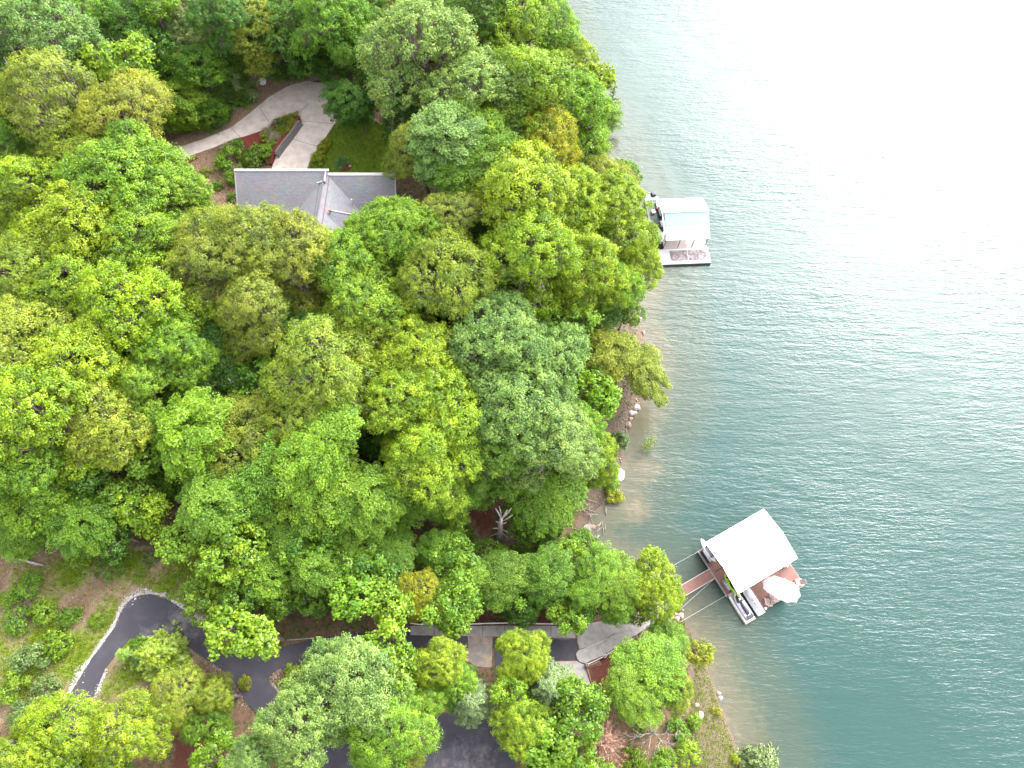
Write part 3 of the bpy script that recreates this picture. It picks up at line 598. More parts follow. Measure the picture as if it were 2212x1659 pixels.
# ------------------------------------------------------------------ the trees one can tell apart: pixel, radius px, kind, colour, height, where
g1 = 'canopy trees of the wooded point'
for a in [
 (85,75,105,'O','blue-green',0,'in the far upper left corner'),
 (190,25,60,'O','mid green',0,'on the upper edge beside the upper left corner tree'),
 (290,75,95,'O','dark green',14,'second from the left along the top edge'),
 (330,20,60,'U','fresh green',15,'poking up on the top edge behind dark crowns'),
 (405,62,92,'O','grey-green',12,'at the top, left of the tall pine'),
 (425,150,82,'O','mid green',10,'overhanging the upper drive from the left'),
 (370,225,62,'B','fresh green',7,'low by the upper end of the concrete drive'),
 (300,150,70,'U','fresh green',14,'half hidden behind the wide olive crown'),
 (100,215,115,'F','olive',0,'wide spreading in the upper left, bare twigs showing'),
 (262,238,100,'F','olive',0,'wide spreading beside the concrete drive entrance'),
 (200,325,85,'F','yellow-green',0,'below the wide olive crowns at upper left'),
 (20,330,70,'O','mid green',0,'on the left edge below the olive crowns'),
 (488,135,60,'P','grey-green',10,'leaning over the verge beside the white dish'),
 (538,48,70,'O','olive',13,'behind the white dish at the top'),
 (470,20,70,'O','dark green',0,'on the top edge above the pine'),
 (625,55,92,'O','dark green',13,'with bare trunk showing, at the head of the drive'),
 (700,88,72,'O','dark green',10,'overhanging the far curve of the drive'),
 (720,25,80,'O','mid green',0,'on the top edge behind the drive curve'),
 (600,88,52,'O','dark green',8,'low behind the white dish'),
 (655,112,44,'B','dark green',6,'low behind the stony drive edge'),
 (735,128,40,'B','mid green',6,'low behind the right end of the drive edge'),
 (430,232,32,'U','mid green',5,'on the verge left of the pine'),
 (474,200,30,'U','dark green',5,'under the pine'),
 (528,165,26,'U','dark green',4.5,'under the pine beside the dish'),
 (776,222,54,'B','dark green',8,'round and low beside the concrete drive'),
 (790,90,80,'O','dark green',12,'between the drive curve and the pale crown'),
 (838,160,80,'B','mid green',11,'behind the round low tree by the drive'),
 (905,90,118,'O','blue-green',0,'pale and wide at top centre'),
 (870,15,60,'F','olive',0,'on the top edge above the pale wide crown'),
 (975,110,60,'F','golden green',0,'narrow, right of the pale wide crown'),
 (1040,30,75,'O','dark green',0,'on the top edge left of the lakeside crowns'),
 (1115,45,92,'O','fresh green',0,'on the top edge near the lake'),
 (1185,60,70,'O','fresh green',0,'at the top where the woods meet the lake'),
 (1218,130,62,'F','lime',0,'leaning over the far water at the top'),
 (1135,190,112,'O','fresh green',0,'broad, near the far lake edge'),
 (1225,235,92,'O','fresh green',0,'broad, over the far shore'),
 (1275,165,52,'L','lime',16,'thin, reaching over the far water'),
 (1290,255,58,'B','mid green',13,'low over the far shore notch'),
 (1322,224,36,'P','sage green',9,'small, standing farthest out over the far water'),
 (1025,185,98,'O','blue-green',0,'domed, right of the lawn'),
 (1085,240,70,'O','blue-green',0,'smaller, right of the domed pale crown'),
 (900,215,80,'O','dark green',12,'behind the lawn'),
 (905,300,66,'F','olive',0,'at the right edge of the lawn'),
 (1015,285,82,'O','fresh green',0,'between the lawn and the far shore'),
 (945,335,92,'B','blue-green',0,'just right of the house'),
 (1010,385,74,'B','mid green',0,'behind the bright lime crown near far dock'),
 (1165,310,82,'F','golden green',0,'inland of the far shore notch'),
 (1255,325,52,'U','fresh green',14,'beside the far shore notch'),
 (1290,375,58,'F','olive',0,'left of the far boat dock'),
 (1334,368,38,'U','mid green',9,'at the water beyond the far boat dock'),
 (1330,392,44,'F','olive',13,'touching the far dock roof'),
 (1120,420,108,'O','lime',0,'bright, inland of the far boat dock'),
 (1225,440,88,'O','lime',0,'bright, second in from the far boat dock'),
 (1328,458,84,'O','lime',0,'bright, against the far boat dock'),
 (1372,562,54,'O','lime',0,'bright, overhanging the front of far dock'),
 (1150,545,104,'O','lime',0,'bright, in the middle of the lakeside group'),
 (1255,575,92,'O','lime',0,'bright, above the rocky bank'),
 (1330,610,58,'O','fresh green',0,'over the bank below the far dock'),
 (975,455,64,'F','olive',0,'between the house and the lime lakeside crowns'),
 (835,500,82,'O','fresh green',0,'covering the right end of the grey roof'),
 (880,505,82,'O','fresh green',0,'in front of the house on the lake side'),
 (712,552,62,'O','fresh green',0,'hiding the foot of the roof wing'),
 (745,565,88,'O','fresh green',0,'below the house roof at centre'),
 (960,580,98,'F','yellow-green',0,'open-crowned with grey limbs showing'),
 (790,650,88,'O','fresh green',0,'two crowns below the house'),
 (548,520,98,'F','olive',0,'in front of the left half of the roof'),
 (630,560,92,'F','olive',0,'large, below the middle of the roof'),
 (455,545,95,'F','olive',0,'below the dirt slope left of house'),
 (545,650,92,'F','olive',0,'drooping over the dark forest gap'),
 (60,405,92,'O','lime',0,'on the left edge below the olive group'),
 (250,380,112,'O','fresh green',0,'wide, left of the dirt slope'),
 (365,410,80,'O','fresh green',0,'against the dirt slope'),
 (170,500,100,'O','lime',0,'second in from the left, level with the house'),
 (300,520,92,'O','fresh green',0,'third in from the left, level with the house front'),
 (50,560,88,'F','yellow-green',0,'on the left edge, level with the house front'),
 (130,620,92,'O','lime',0,'inland at left centre'),
 (265,650,108,'O','lime',0,'wide, at left centre'),
 (370,740,78,'O','fresh green',0,'on the rim of the dark forest gap'),
 (45,725,98,'O','yellow-green',0,'on the left edge at mid height'),
 (165,775,98,'O','lime',0,'left of the dark forest gap'),
 (85,895,118,'O','lime',0,'very wide on the lower left edge of woods'),
 (210,905,88,'O','yellow-green',0,'below left of the dark gap'),
 (300,830,70,'O','fresh green',0,'small crown on the left of the dark gap'),
 (40,1010,80,'O','fresh green',0,'on the left edge above the clearing'),
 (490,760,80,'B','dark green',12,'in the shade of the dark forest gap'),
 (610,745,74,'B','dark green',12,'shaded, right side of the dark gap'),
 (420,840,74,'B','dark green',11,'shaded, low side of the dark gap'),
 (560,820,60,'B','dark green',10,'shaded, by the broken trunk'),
 (395,955,100,'B','fresh green',13,'below the dark forest gap'),
 (520,945,92,'F','olive',13,'beside the broken dead trunk'),
 (680,790,112,'F','yellow-green',0,'wide, right of the dark gap'),
 (630,880,78,'F','yellow-green',0,'below the wide yellow-green crown'),
 (765,735,72,'O','yellow-green',0,'small-crowned in the middle of the woods'),
 (700,930,88,'B','fresh green',0,'left of the brightest middle crown'),
 (900,770,84,'O','lime',0,'upper part of the bright middle group'),
 (860,860,88,'O','lime',0,'left part of the bright middle group'),
 (960,890,98,'O','lime',0,'right part of the bright middle group'),
 (915,985,98,'O','lime',0,'lowest of the bright middle group'),
 (1085,730,108,'O','blue-green',0,'large, right of the open-crowned tree'),
 (1180,785,98,'O','blue-green',0,'large, behind the wooded bank'),
 (1115,885,108,'O','blue-green',0,'large, right of the bright middle group'),
 (1185,950,92,'O','blue-green',0,'above the debris cove'),
 (1075,970,80,'O','mid green',0,'beside the bright middle group, toward the snag'),
 (1290,690,52,'B','dark green',8,'low on the rocky bank'),
 (1325,755,76,'B','olive',9,'leaning over the bank toward the water'),
 (1385,790,52,'B','olive',8,'spreading out over the water'),
 (1310,860,58,'L','fresh green',8,'bright and low above the rocky point'),
 (1250,935,70,'O','fresh green',12,'at the bank above the cove'),
 (1290,985,52,'O','lime',9,'at the waterline by the cove'),
 (1182,1070,76,'B','fresh green',10,'domed, hanging over the debris cove'),
 (440,1080,88,'B','mid green',12,'above the clearing, left of centre'),
 (570,1045,92,'B','mid green',13,'above the clearing at centre left'),
 (690,1045,90,'B','fresh green',13,'on the slope above the lower drive'),
 (800,1050,84,'B','fresh green',13,'on the slope left of the snag'),
 (330,1120,66,'U','lime',8,'at the upper edge of the clearing'),
 (405,1150,58,'L','fresh green',8,'right at the clearing edge'),
 (95,1075,98,'B','fresh green',11,'on the left edge above the fallen log'),
 (55,1155,66,'B','fresh green',7,'directly above the fallen log'),
 (210,1110,72,'B','mid green',9,'left of the lime clearing-edge tree'),
 (522,1142,38,'U','golden green',7,'tiny and bright at the clearing edge'),
 (625,1145,78,'B','mid green',10,'in the thicket right of the clearing'),
 (740,1130,78,'B','fresh green',10,'in the thicket at mid slope'),
 (870,1085,78,'B','mid green',10,'left of the bare-ground patch'),
 (960,1085,66,'B','mid green',9,'above the bare-ground patch'),
 (560,1235,78,'B','fresh green',9,'in the thicket beside the clearing'),
 (655,1230,78,'B','mid green',9,'in the thicket above the big-leaved trees'),
 (745,1215,74,'B','fresh green',9,'in the thicket, centre of the slope'),
 (845,1190,70,'B','mid green',9,'in the thicket left of the snag foot'),
 (930,1200,66,'B','mid green',8,'in the thicket near the snag foot'),
 (560,1370,72,'L','fresh green',9,'overhanging the asphalt fork'),
 (500,1300,52,'U','mid green',7,'beside the pale kerb of the bend'),
 (738,1303,62,'L','fresh green',9,'overhanging the asphalt above the island'),
 (818,1295,60,'L','fresh green',9,'overhanging the asphalt right of the island'),
 (900,1285,56,'F','golden green',9,'by the start of the concrete lane'),
 (965,1320,50,'L','fresh green',7,'hanging over the white pipe'),
 (1000,1245,66,'B','fresh green',9,'above the concrete lane, left end'),
 (1085,1255,72,'B','mid green',9,'above the concrete lane, middle'),
 (1180,1270,78,'B','mid green',9,'above the concrete lane, right end'),
 (1282,1266,64,'B','fresh green',10,'between the cove and the ramp'),
 (1325,1252,70,'B','fresh green',10,'at the head of the ramp'),
 (1408,1262,86,'O','lime',10,'overhanging the gangway of the near dock'),
 (1322,1318,58,'B','fresh green',7,'covering the concrete ramp'),
 (760,1480,122,'O','blue-green',14,'huge and pale at bottom centre'),
 (640,1570,110,'O','blue-green',14,'huge and pale at the bottom, left of centre'),
 (835,1585,92,'O','fresh green',13,'beside the dark parking area'),
 (545,1640,66,'O','blue-green',12,'at the bottom edge beside mulch'),
 (940,1432,64,'O','lime',10,'over the asphalt next to the concrete lane'),
 (985,1475,58,'O','fresh green',9,'left of the two hemlocks'),
 (905,1530,52,'B','fresh green',8,'above the dark parking area'),
 (880,1625,56,'F','olive',9,'at the left of the dark parking area'),
 (1012,1515,50,'H','sage green',9,'over the top of the parking area'),
 (1186,1492,64,'H','sage green',9.5,'beside the lower concrete pad'),
 (1130,1425,66,'O','lime',9,'over the dark asphalt patch'),
 (1090,1480,50,'U','fresh green',8,'between the two hemlocks'),
 (1140,1570,72,'O','lime',9,'right of the parking area'),
 (1180,1645,66,'L','fresh green',7,'at the bottom right of the parking area'),
 (1400,1440,86,'B','fresh green',9,'large, below the garden path'),
 (1452,1400,62,'B','mid green',7,'at the water below the path'),
 (1345,1490,62,'B','fresh green',8,'beside the brown mulch slope'),
 (1450,1490,54,'F','yellow-green',7,'above the bare lower bank'),
 (1522,1418,34,'U','golden green',5,'tiny, reaching over the water below the dock'),
 (385,1505,66,'F','yellow-green',8,'inside the asphalt bend'),
 (462,1505,54,'F','yellow-green',8,'beside the asphalt fork'),
 (445,1545,70,'F','mid green',7,'above the mulch at the bottom'),
 (285,1415,46,'P','fresh green',4,'small, inside the asphalt bend'),
 (345,1415,58,'C','lime',3.5,'wide and bright inside the bend'),
 (110,1590,108,'F','lime',11,'in the lower left corner'),
 (255,1595,92,'F','lime',10,'at the bottom, second from the left corner'),
 (20,1640,76,'F','lime',11,'at the very lower left'),
 (212,1548,34,'U','yellow-green',6,'over the lower end of the asphalt arm'),
]: tree(*a, g1 if a[3] != 'C' else None)
# shrubs and small plants that stand singly
g2 = 'shrubs of the rough clearing'
for k, (u, v, r) in enumerate([(35,1350,38),(92,1322,40),(60,1425,42),(128,1390,44),(150,1330,30),(25,1492,40),(95,1480,42),(20,1290,32),(70,1262,30),(205,1345,22),(45,1545,40),(110,1535,36),(240,1215,34),(175,1200,32),(320,1210,20),(300,1250,14),(475,1250,26),(470,1310,24),(440,1230,18)]):
    o = tree(u, v, r, 'S', ['mid green','fresh green','grey-green','fresh green'][k % 4], r*.055, '', g2)
    o['label'] = 'low leafy shrub in the rough clearing beside the asphalt bend'
for a in [(512,312,19,'S','mid green',1.9,'tall and narrow beside the concrete drive'), (488,350,32,'S','fresh green',1.8,'wide below the narrow one by the drive'), (545,345,36,'S','mid green',2.4,'against the flower bed'), (572,330,24,'S','fresh green',1.8,'at the flower bed wall'), (505,385,28,'S','fresh green',1.8,'beside the left roof corner'), (440,372,16,'S','olive',.9,'on the bare slope below the drive corner'), (470,400,18,'S','fresh green',1.0,'in the middle of the bare slope'), (435,420,16,'S','olive',.8,'low on the bare slope'), (500,425,16,'S','mid green',1.0,'against the house wall on the bare slope'), (545,215,12,'S','mid green',.9,'on the stony verge near the pine'), (640,165,12,'S','fresh green',.7,'on the stony verge at the drive head'),
 (705,306,16,'S','golden green',1.3,'hedge bush at the far end, drive edge'), (694,322,18,'S','golden green',1.3,'hedge bush in the middle, drive edge'), (684,342,18,'S','golden green',1.3,'hedge bush nearest the roof, drive edge'),
 (606,264,17,'S','grey-green',.9,'largest round one in the red bed'), (618,257,12,'S','golden green',.7,'behind the large round one in the bed'), (634,255,13,'S','olive',.7,'at the tip of the red bed'), (634,268,12,'S','golden green',.6,'brightest at the red bed tip'), (608,279,12,'S','golden green',.6,'in the middle of the red bed'), (621,280,9,'S','mid green',.5,'small dark one in the red bed'), (611,292,11,'S','golden green',.5,'nearest the block wall in the bed'), (600,285,9,'S','olive',.6,'among the pale fountain grasses'), (625,288,7,'S','yellow-green',.5,'against the upper block wall'), (586,280,9,'S','grey-green',.6,'on the drive side of the red bed'), (570,300,16,'S','olive',1.0,'at the left end of the red bed'), (590,315,12,'S','fresh green',.8,'in the lower corner of the red bed'),
 (402,272,20,'S','mid green',1.4,'on the verge left of the drive'), (300,1395,30,'S','fresh green',2,'at the inner kerb of bend'), (635,1470,32,'S','lime',1.5,'on the gravel island'), (655,1495,26,'S','fresh green',1.4,'low on the gravel island'),
 (1318,1045,26,'S','fresh green',1.6,'growing at the cove waterline'), (1330,1075,22,'S','golden green',1.2,'standing in the cove shallows'), (1295,1020,20,'S','fresh green',1.5,'behind the white boulder'), (1500,1560,24,'S','fresh green',1.4,'on the bare lower bank'), (1225,1560,34,'S','lime',1.8,'left of the brown dead tree'), (1375,1640,34,'S','fresh green',1.5,'right of the brown dead tree'), (1440,1645,36,'S','fresh green',1.4,'below the bare-limbed tree'), (1460,1570,30,'S','mid green',1.3,'right of the bare-limbed tree'), (1385,1560,26,'S','fresh green',1.2,'under the bare-limbed tree'), (1585,1640,16,'S','golden green',.8,'on the waterline strip, bottom'), (1545,1535,12,'S','golden green',.7,'on the waterline strip, upper'), (1480,1620,34,'S','lime',1.5,'at the bottom right bank'), (1010,1150,24,'S','mid green',1.6,'left of the snag'), (1120,1110,34,'S','fresh green',2.6,'right of the snag'), (1160,1150,34,'S','mid green',2.2,'between snag and cove'), (1080,1205,40,'S','fresh green',2.6,'at the foot of the snag'),(1030,1190,36,'S','mid green',2.4,'left of the snag foot'),(1140,1200,40,'S','mid green',2.6,'right of the snag foot'),
 (1342,948,22,'C','sage green',2.6,'rounded, at the waterline below the point'), (1642,1645,42,'C','sage green',3.2,'at the bottom edge in the water margin'), (530,1475,20,'S','golden green',1.5,'at the fork of the asphalt')]:
    tree(*a)
# thin understory that fills the gaps of the wood
KEEP = [(ASPHALT,1.2),(UPDRIVE,1.5),(LAWN,.5),(CLEAR,.3),(SLOPE,.6),(VERGE,.6),(MULCH1,.4),(MULCH2,.4),(SHOREDIRT,1.),(CONC_AREA,.8),(HOUSE,2.5),(BED,.5),(hits([(1250,1545),(1360,1545),(1370,1660),(1240,1660)]),.2),(hits([(1370,1545),(1455,1545),(1455,1630),(1370,1630)]),.1),(hits([(1000,1085),(1130,1085),(1130,1195),(1040,1195)]),.2),(hits([(215,1388),(380,1372),(520,1465),(570,1570),(480,1680),(300,1560),(180,1510)]),.1),(hits([(420,305),(600,295),(610,430),(440,430)]),.1)]+[(q, .3) for q in BARE_FLOOR]
PL = np.array(PLACED); PU = np.array([proj(*p[:3]) for p in PL]); PR = PL[:,3]*FPX/PU[:,2]
r = np.random.default_rng(99); cx, cy = np.meshgrid(np.arange(-85, 24, 2.7), np.arange(-8, 112, 2.7)); cx = (cx+r.uniform(-1, 1, cx.shape)).ravel(); cy = (cy+r.uniform(-1, 1, cy.shape)).ravel()
okm = inside(cx, cy, LAND) & (seg_dist(cx, cy, SHORE) > 2.2)
for P, dd in KEEP: okm &= sdf(cx, cy, np.asarray(P)) < -dd
cz = terrain(cx, cy); cand = []
for x, y, z in zip(cx[okm], cy[okm], cz[okm]):
    T = float(r.uniform(5, 10))*(1 if seg_dist(np.array([x]), np.array([y]), SHORE)[0] > 12 else .7); u, v, f = proj(x, y, z+T*.7)
    if not (-60 < u < 2270 and -60 < v < 1720): continue
    if (((PL[:,0]-x)**2+(PL[:,1]-y)**2 < 1.0) & (PL[:,2] < z+5)).any(): continue
    cand.append((float((np.hypot(PU[:,0]-u, PU[:,1]-v)/PR).min()), x, y, z, T))
cand.sort(reverse=True)                                   # the ones that show in the gaps between the crowns
for _, x, y, z, T in cand[:265]:
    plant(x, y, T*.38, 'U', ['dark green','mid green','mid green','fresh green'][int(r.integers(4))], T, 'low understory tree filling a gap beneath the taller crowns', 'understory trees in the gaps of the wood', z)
nund = len(cand)
print('understory', nund, 'plants', len(PLACED))
# ground cover: grass and weeds
def grass_mass(name, P, hgt, seed, per=5, wd=.018):
    r = np.random.default_rng(seed); n = len(P)*per; B = np.repeat(P, per, 0)+r.normal(0, .07, (n, 2)); z = terrain(B[:,0], B[:,1]); a = r.uniform(0, 6.283, n); h = hgt*r.uniform(.5, 1.4, n); l = r.uniform(.2, .9, n)*h
    d = np.stack([np.cos(a), np.sin(a)], 1); s_ = np.stack([-d[:,1], d[:,0]], 1)*wd*r.uniform(.7, 1.6, (n,1))
    V = np.stack([np.c_[B-s_, z-.01], np.c_[B+s_, z-.01], np.c_[B+d*l[:,None], z+h]], 1).reshape(-1, 3)
    return np_mesh(name, V, np.arange(3*n).reshape(n, 3), LEAF, 3, {'tint': ('FACE', np.clip(.5+.25*r.normal(size=n), 0, 1))})
def inpoly(P, n, seed):
    P = np.asarray(P); r = np.random.default_rng(seed); q = np.stack([r.uniform(P[:,0].min(), P[:,0].max(), n), r.uniform(P[:,1].min(), P[:,1].max(), n)], 1)
    return q[inside(q[:,0], q[:,1], P)]
q = inpoly(CLEAR, 16000, 1); keep = (sdf(q[:,0], q[:,1], ASPHALT) < -.5) & (vnoise(q[:,0], q[:,1], .9, 12)+r.normal(0, .25, len(q)) > -.05)
o = link('rough_grass', grass_mass('rough_grass', q[keep], .26, 2, 5, .022)); o.color = (.15,.21,.013,1); tag(o, 'rough green grass growing in the clearing', 'grass', kind='stuff')
q = np.vstack([inpoly(CLEAR, 5000, 3), inpoly(SLOPE, 2200, 33), inpoly(VERGE, 2600, 34)]); keep = (sdf(q[:,0], q[:,1], ASPHALT) < -.25) & (sdf(q[:,0], q[:,1], UPDRIVE) < -.2)
o = link('dry_straw', grass_mass('dry_straw', q[keep], .2, 4, 4, .016)); o.color = (.34,.24,.13,1); tag(o, 'dry straw-coloured grass stalks in the clearing and on the verges', 'straw', kind='stuff')
q = inpoly(LAWN, 9000, 5); o = link('lawn_grass', grass_mass('lawn_grass', q, .07, 6, 6, .02)); o.color = (.05,.095,.010,1); tag(o, 'mown green lawn grass beside the house', 'grass', kind='stuff')
q = inpoly(SHOREDIRT, 5200, 7); q = q[terrain(q[:,0], q[:,1]) > .1]; o = link('bank_grass', grass_mass('bank_grass', q, .2, 8, 5)); o.color = (.12,.16,.02,1); tag(o, 'sparse grass on the bare lower bank', 'grass', kind='stuff')
q = np.stack([r.uniform(-80, 22, 26000), r.uniform(-6, 100, 26000)], 1); keep = inside(q[:,0], q[:,1], LAND) & (seg_dist(q[:,0], q[:,1], SHORE) > 1)
for P, dd in KEEP: keep &= sdf(q[:,0], q[:,1], np.asarray(P)) < -.3
q = q[keep]; z = terrain(q[:,0], q[:,1]); n = len(q); P3 = np.repeat(np.c_[q, z], 4, 0)+r.normal(0, .22, (4*n, 3))*[1,1,.4]+[0,0,.22]
o = link('forest_ground_cover', leaves('forest_ground_cover', P3, np.array([0,0,1.])+r.normal(size=P3.shape)*.4, r.uniform(.14, .3, 4*n), .7, np.clip(.5+.25*r.normal(size=4*n), 0, 1), LEAF, r)); o.color = (.04,.09,.014,1); tag(o, 'leafy ground cover over the forest floor', 'ground cover', kind='stuff')
q = np.vstack([inpoly(CLEAR, 260, 21)]); q = q[(q[:,0] < -30) & (sdf(q[:,0], q[:,1], ASPHALT) < -1)]; n = len(q)
P3 = np.repeat(np.c_[q, terrain(q[:,0], q[:,1])], 5, 0)+r.normal(0, .12, (5*n, 3))+[0,0,.55]
o = link('white_blossom', leaves('white_blossom', P3, np.array([0,0,1.])+r.normal(size=P3.shape)*.4, r.uniform(.04, .08, 5*n), .9, np.full(5*n, .5), LEAF, r)); o.color = (.45,.45,.40,1); tag(o, 'tiny white blossoms scattered over the clearing scrub', 'blossom', kind='stuff')

# ------------------------------------------------------------------ house
def shingle_mat():
    m = bpy.data.materials.new('grey_shingles'); m.use_nodes = True; N, L = m.node_tree.nodes, m.node_tree.links; b = N['Principled BSDF']; b.inputs['Roughness'].default_value = .9
    uv = N.new('ShaderNodeUVMap'); br = N.new('ShaderNodeTexBrick'); br.inputs['Scale'].default_value = 1; br.inputs['Brick Width'].default_value = .33; br.inputs['Row Height'].default_value = .16; br.inputs['Mortar Size'].default_value = .010
    br.inputs['Color1'].default_value = (.150,.145,.160,1); br.inputs['Color2'].default_value = (.188,.182,.198,1); br.inputs['Mortar'].default_value = (.090,.086,.098,1)
    tc = N.new('ShaderNodeTexCoord'); n = N.new('ShaderNodeTexNoise'); n.inputs['Scale'].default_value = .7; n.inputs['Detail'].default_value = 5; L.new(tc.outputs['Object'], n.inputs[0])
    mx = N.new('ShaderNodeMix'); mx.data_type = 'RGBA'; mx.blend_type = 'MULTIPLY'; mx.inputs['Factor'].default_value = .35; L.new(br.outputs[0], mx.inputs['A']); L.new(n.outputs['Color'], mx.inputs['B'])
    bp = N.new('ShaderNodeBump'); bp.inputs['Distance'].default_value = .02; L.new(br.outputs['Fac'], bp.inputs['Height']); bp.invert = True
    L.new(uv.outputs[0], br.inputs['Vector']); L.new(mx.outputs['Result'], b.inputs['Base Color']); L.new(bp.outputs[0], b.inputs['Normal']); return m
SHING = shingle_mat()
def roof_slab(name, quad, parent, m=SHING, th=.18):
    """a roof plane: quad corners eave-left, eave-right, ridge-right, ridge-left; real thickness and uv in metres"""
    q = [Vector(p) for p in quad]; n = (q[1]-q[0]).cross(q[3]-q[0]).normalized()
    if n.z < 0: n = -n
    V = q+[p-n*th for p in q]; me = bpy.data.meshes.new(name); me.from_pydata([tuple(v) for v in V], [], [(0,1,2,3),(7,6,5,4),(0,4,5,1),(1,5,6,2),(2,6,7,3),(3,7,4,0)]); me.update()
    uvl = me.uv_layers.new(name='UVMap'); ex = (q[1]-q[0]).normalized(); ey = n.cross(ex)
    for l in me.loops:
        p = V[l.vertex_index]-q[0]; uvl.data[l.index].uv = (p.dot(ex), p.dot(ey))
    me.materials.append(m); return link(name, me, parent)
SIDING = mat('lilac_siding', (0.174,0.162,0.174), .8, ((0.139,0.128,0.139), 3, .4, .7))
GLASS = mat('window_glass', (0.0174,0.0232,0.029), .08, ((0.029,0.0348,0.0406), 2, .4, .6), spec=.6)
hx0, hx1, hyr = -32.4, -14.2, 56.4
gz = hz(-23, 53); house = thing('house', 'grey-shingled house with T-shaped roof half hidden by tree crowns', 'house', (0,0,0))
b = MB(); b.box(((hx0-.0+hx1)/2, 53.3, (gz+13.6)/2-.5), (hx1-hx0-1.0, 5.0, 13.6-gz+1.4)); b.box(((hx0-22.2)/2, 55.4, (gz+16.6)/2), (9.6, .8, 16.6-gz)); b.box((-18.3, 55.4, (gz+16.2)/2), (7.4, .8, 16.2-gz)); b.box((-22.4, 50.5, (gz+13.0)/2-.4), (8.4, 7.2, 13.0-gz+.8)); wall = b.build('wall', SIDING, house)
rl = roof_slab('roof_slope', [(hx0-.3,49.6,13.0),(-21.9,49.6,13.0),(-21.9,hyr+.1,17.95),(hx0-.3,hyr+.1,17.95)], house); rl['label'] = 'left main slope of grey shingles'
rr_ = roof_slab('roof_slope', [(-21.9,49.6,12.6),(hx1+.3,49.6,12.6),(hx1+.3,hyr-.1,17.45),(-21.9,hyr-.1,17.45)], house)
rw = roof_slab('roof_slope', [(-27.2,46.4,14.2),(-27.2,56.2,14.2),(-22.2,56.2,17.75),(-22.4,46.4,17.75)], house)
re_ = roof_slab('roof_slope', [(-16.4,56.2,13.9),(-16.4,46.4,13.9),(-22.4,46.4,17.74),(-22.2,56.2,17.74)], house)
b = MB(); b.tube([(-22.4,46.3,17.80),(-22.2,56.2,17.80)], .09, 6); b.build('ridge_cap', mat('ridge_dark', (0.0696,0.0667,0.0754), .9, ((0.0928,0.087,0.0986), 5, .4, .6)), rw)
for dx in (-.55, .55):
    b = MB(); b.box((-22.3+dx, 51.3, 17.80-.42 if dx < 0 else 17.8-.38), (.07, 9.8, .10), R_(-.9)); b.build('flashing', mat('ridge_dark'), rw)
b = MB(); b.box(((hx0-21.9)/2-.1, hyr+.28, 17.98), (hx0*-1-21.9+.7, .36, .16)); b.build('fascia', TRIM, rl, bevel=.02)
b = MB(); b.box(((-21.9+hx1)/2+.1, hyr+.12, 17.45), (hx1+21.9+.6, .45, .16)); b.build('fascia', TRIM, rr_, bevel=.02)
b = MB(); b.box((-22.0, hyr-.5, 17.75), (.16, 1.7, .5)); b.box((-22.5, hyr-1.15, 17.62), (1.0, .12, .16), R_(20)); b.build('gable_trim', TRIM, rl)
b = MB(); b.box((hx1+.32, 53.1, 15.0), (.12, 8.2, .25), 0, math.atan2(4.85, 6.7)); b.build('rake_board', TRIM, rr_)
b = MB(); b.box((hx0-.34, 53.1, 15.4), (.12, 8.4, .25), 0, math.atan2(4.95, 6.9)); b.build('rake_board', TRIM, rl)
b = MB(); b.tube([(-19.0,53.6,15.2),(-19.0,53.6,16.5)], .07, 8); b.build('vent_pipe', WHITE, house)
dm = roof_slab('dormer_roof', [(-21.1,48.5,16.1),(-16.6,48.5,14.9),(-16.6,51.4,15.6),(-21.1,51.4,17.3)], house)
b = MB(); b.box((-18.8, 51.45, 16.45), (4.7, .14, .18), 0, 0, math.atan2(1.55, 4.5)); b.build('dormer_trim', TRIM, dm)
b = MB(); b.box((-21.1, 51.25, 17.4), (.34, .24, .14), .3); o = b.build('leaf_debris', mat('rust_leaves', (0.162,0.0522,0.0174), .9, ((0.104,0.0348,0.0174), 8, .4, .6)), dm)
for k, x in enumerate((-31,-28.6,-26.2)):
    b = MB(); b.box((x, 50.78, gz+2.0), (1.3, .1, 1.5)); wn = b.build('window', TRIM, house); b = MB(); b.box((x, 50.72, gz+2.0), (1.1, .06, 1.3)); b.build('pane', GLASS, wn)
for k, x in enumerate((-25,-22.4,-19.8)):
    b = MB(); b.box((x, 46.86, gz+2.0), (1.6, .1, 2.0)); wn = b.build('window', TRIM, house); b = MB(); b.box((x, 46.8, gz+2.0), (1.4, .06, 1.8)); b.build('pane', GLASS, wn)
b = MB(); b.box((-26.6, 55.86, gz+1.2), (4.8, .12, 2.3)); b.build('garage_door', TRIM, house)
# lower left lean-to roof seen beside the left slope
roof_slab('lower_roof', [(hx0-1.1,48.3,12.6),(hx0+4,48.3,12.6),(hx0+4,52.6,15.0),(hx0-1.1,52.6,15.0)], house)

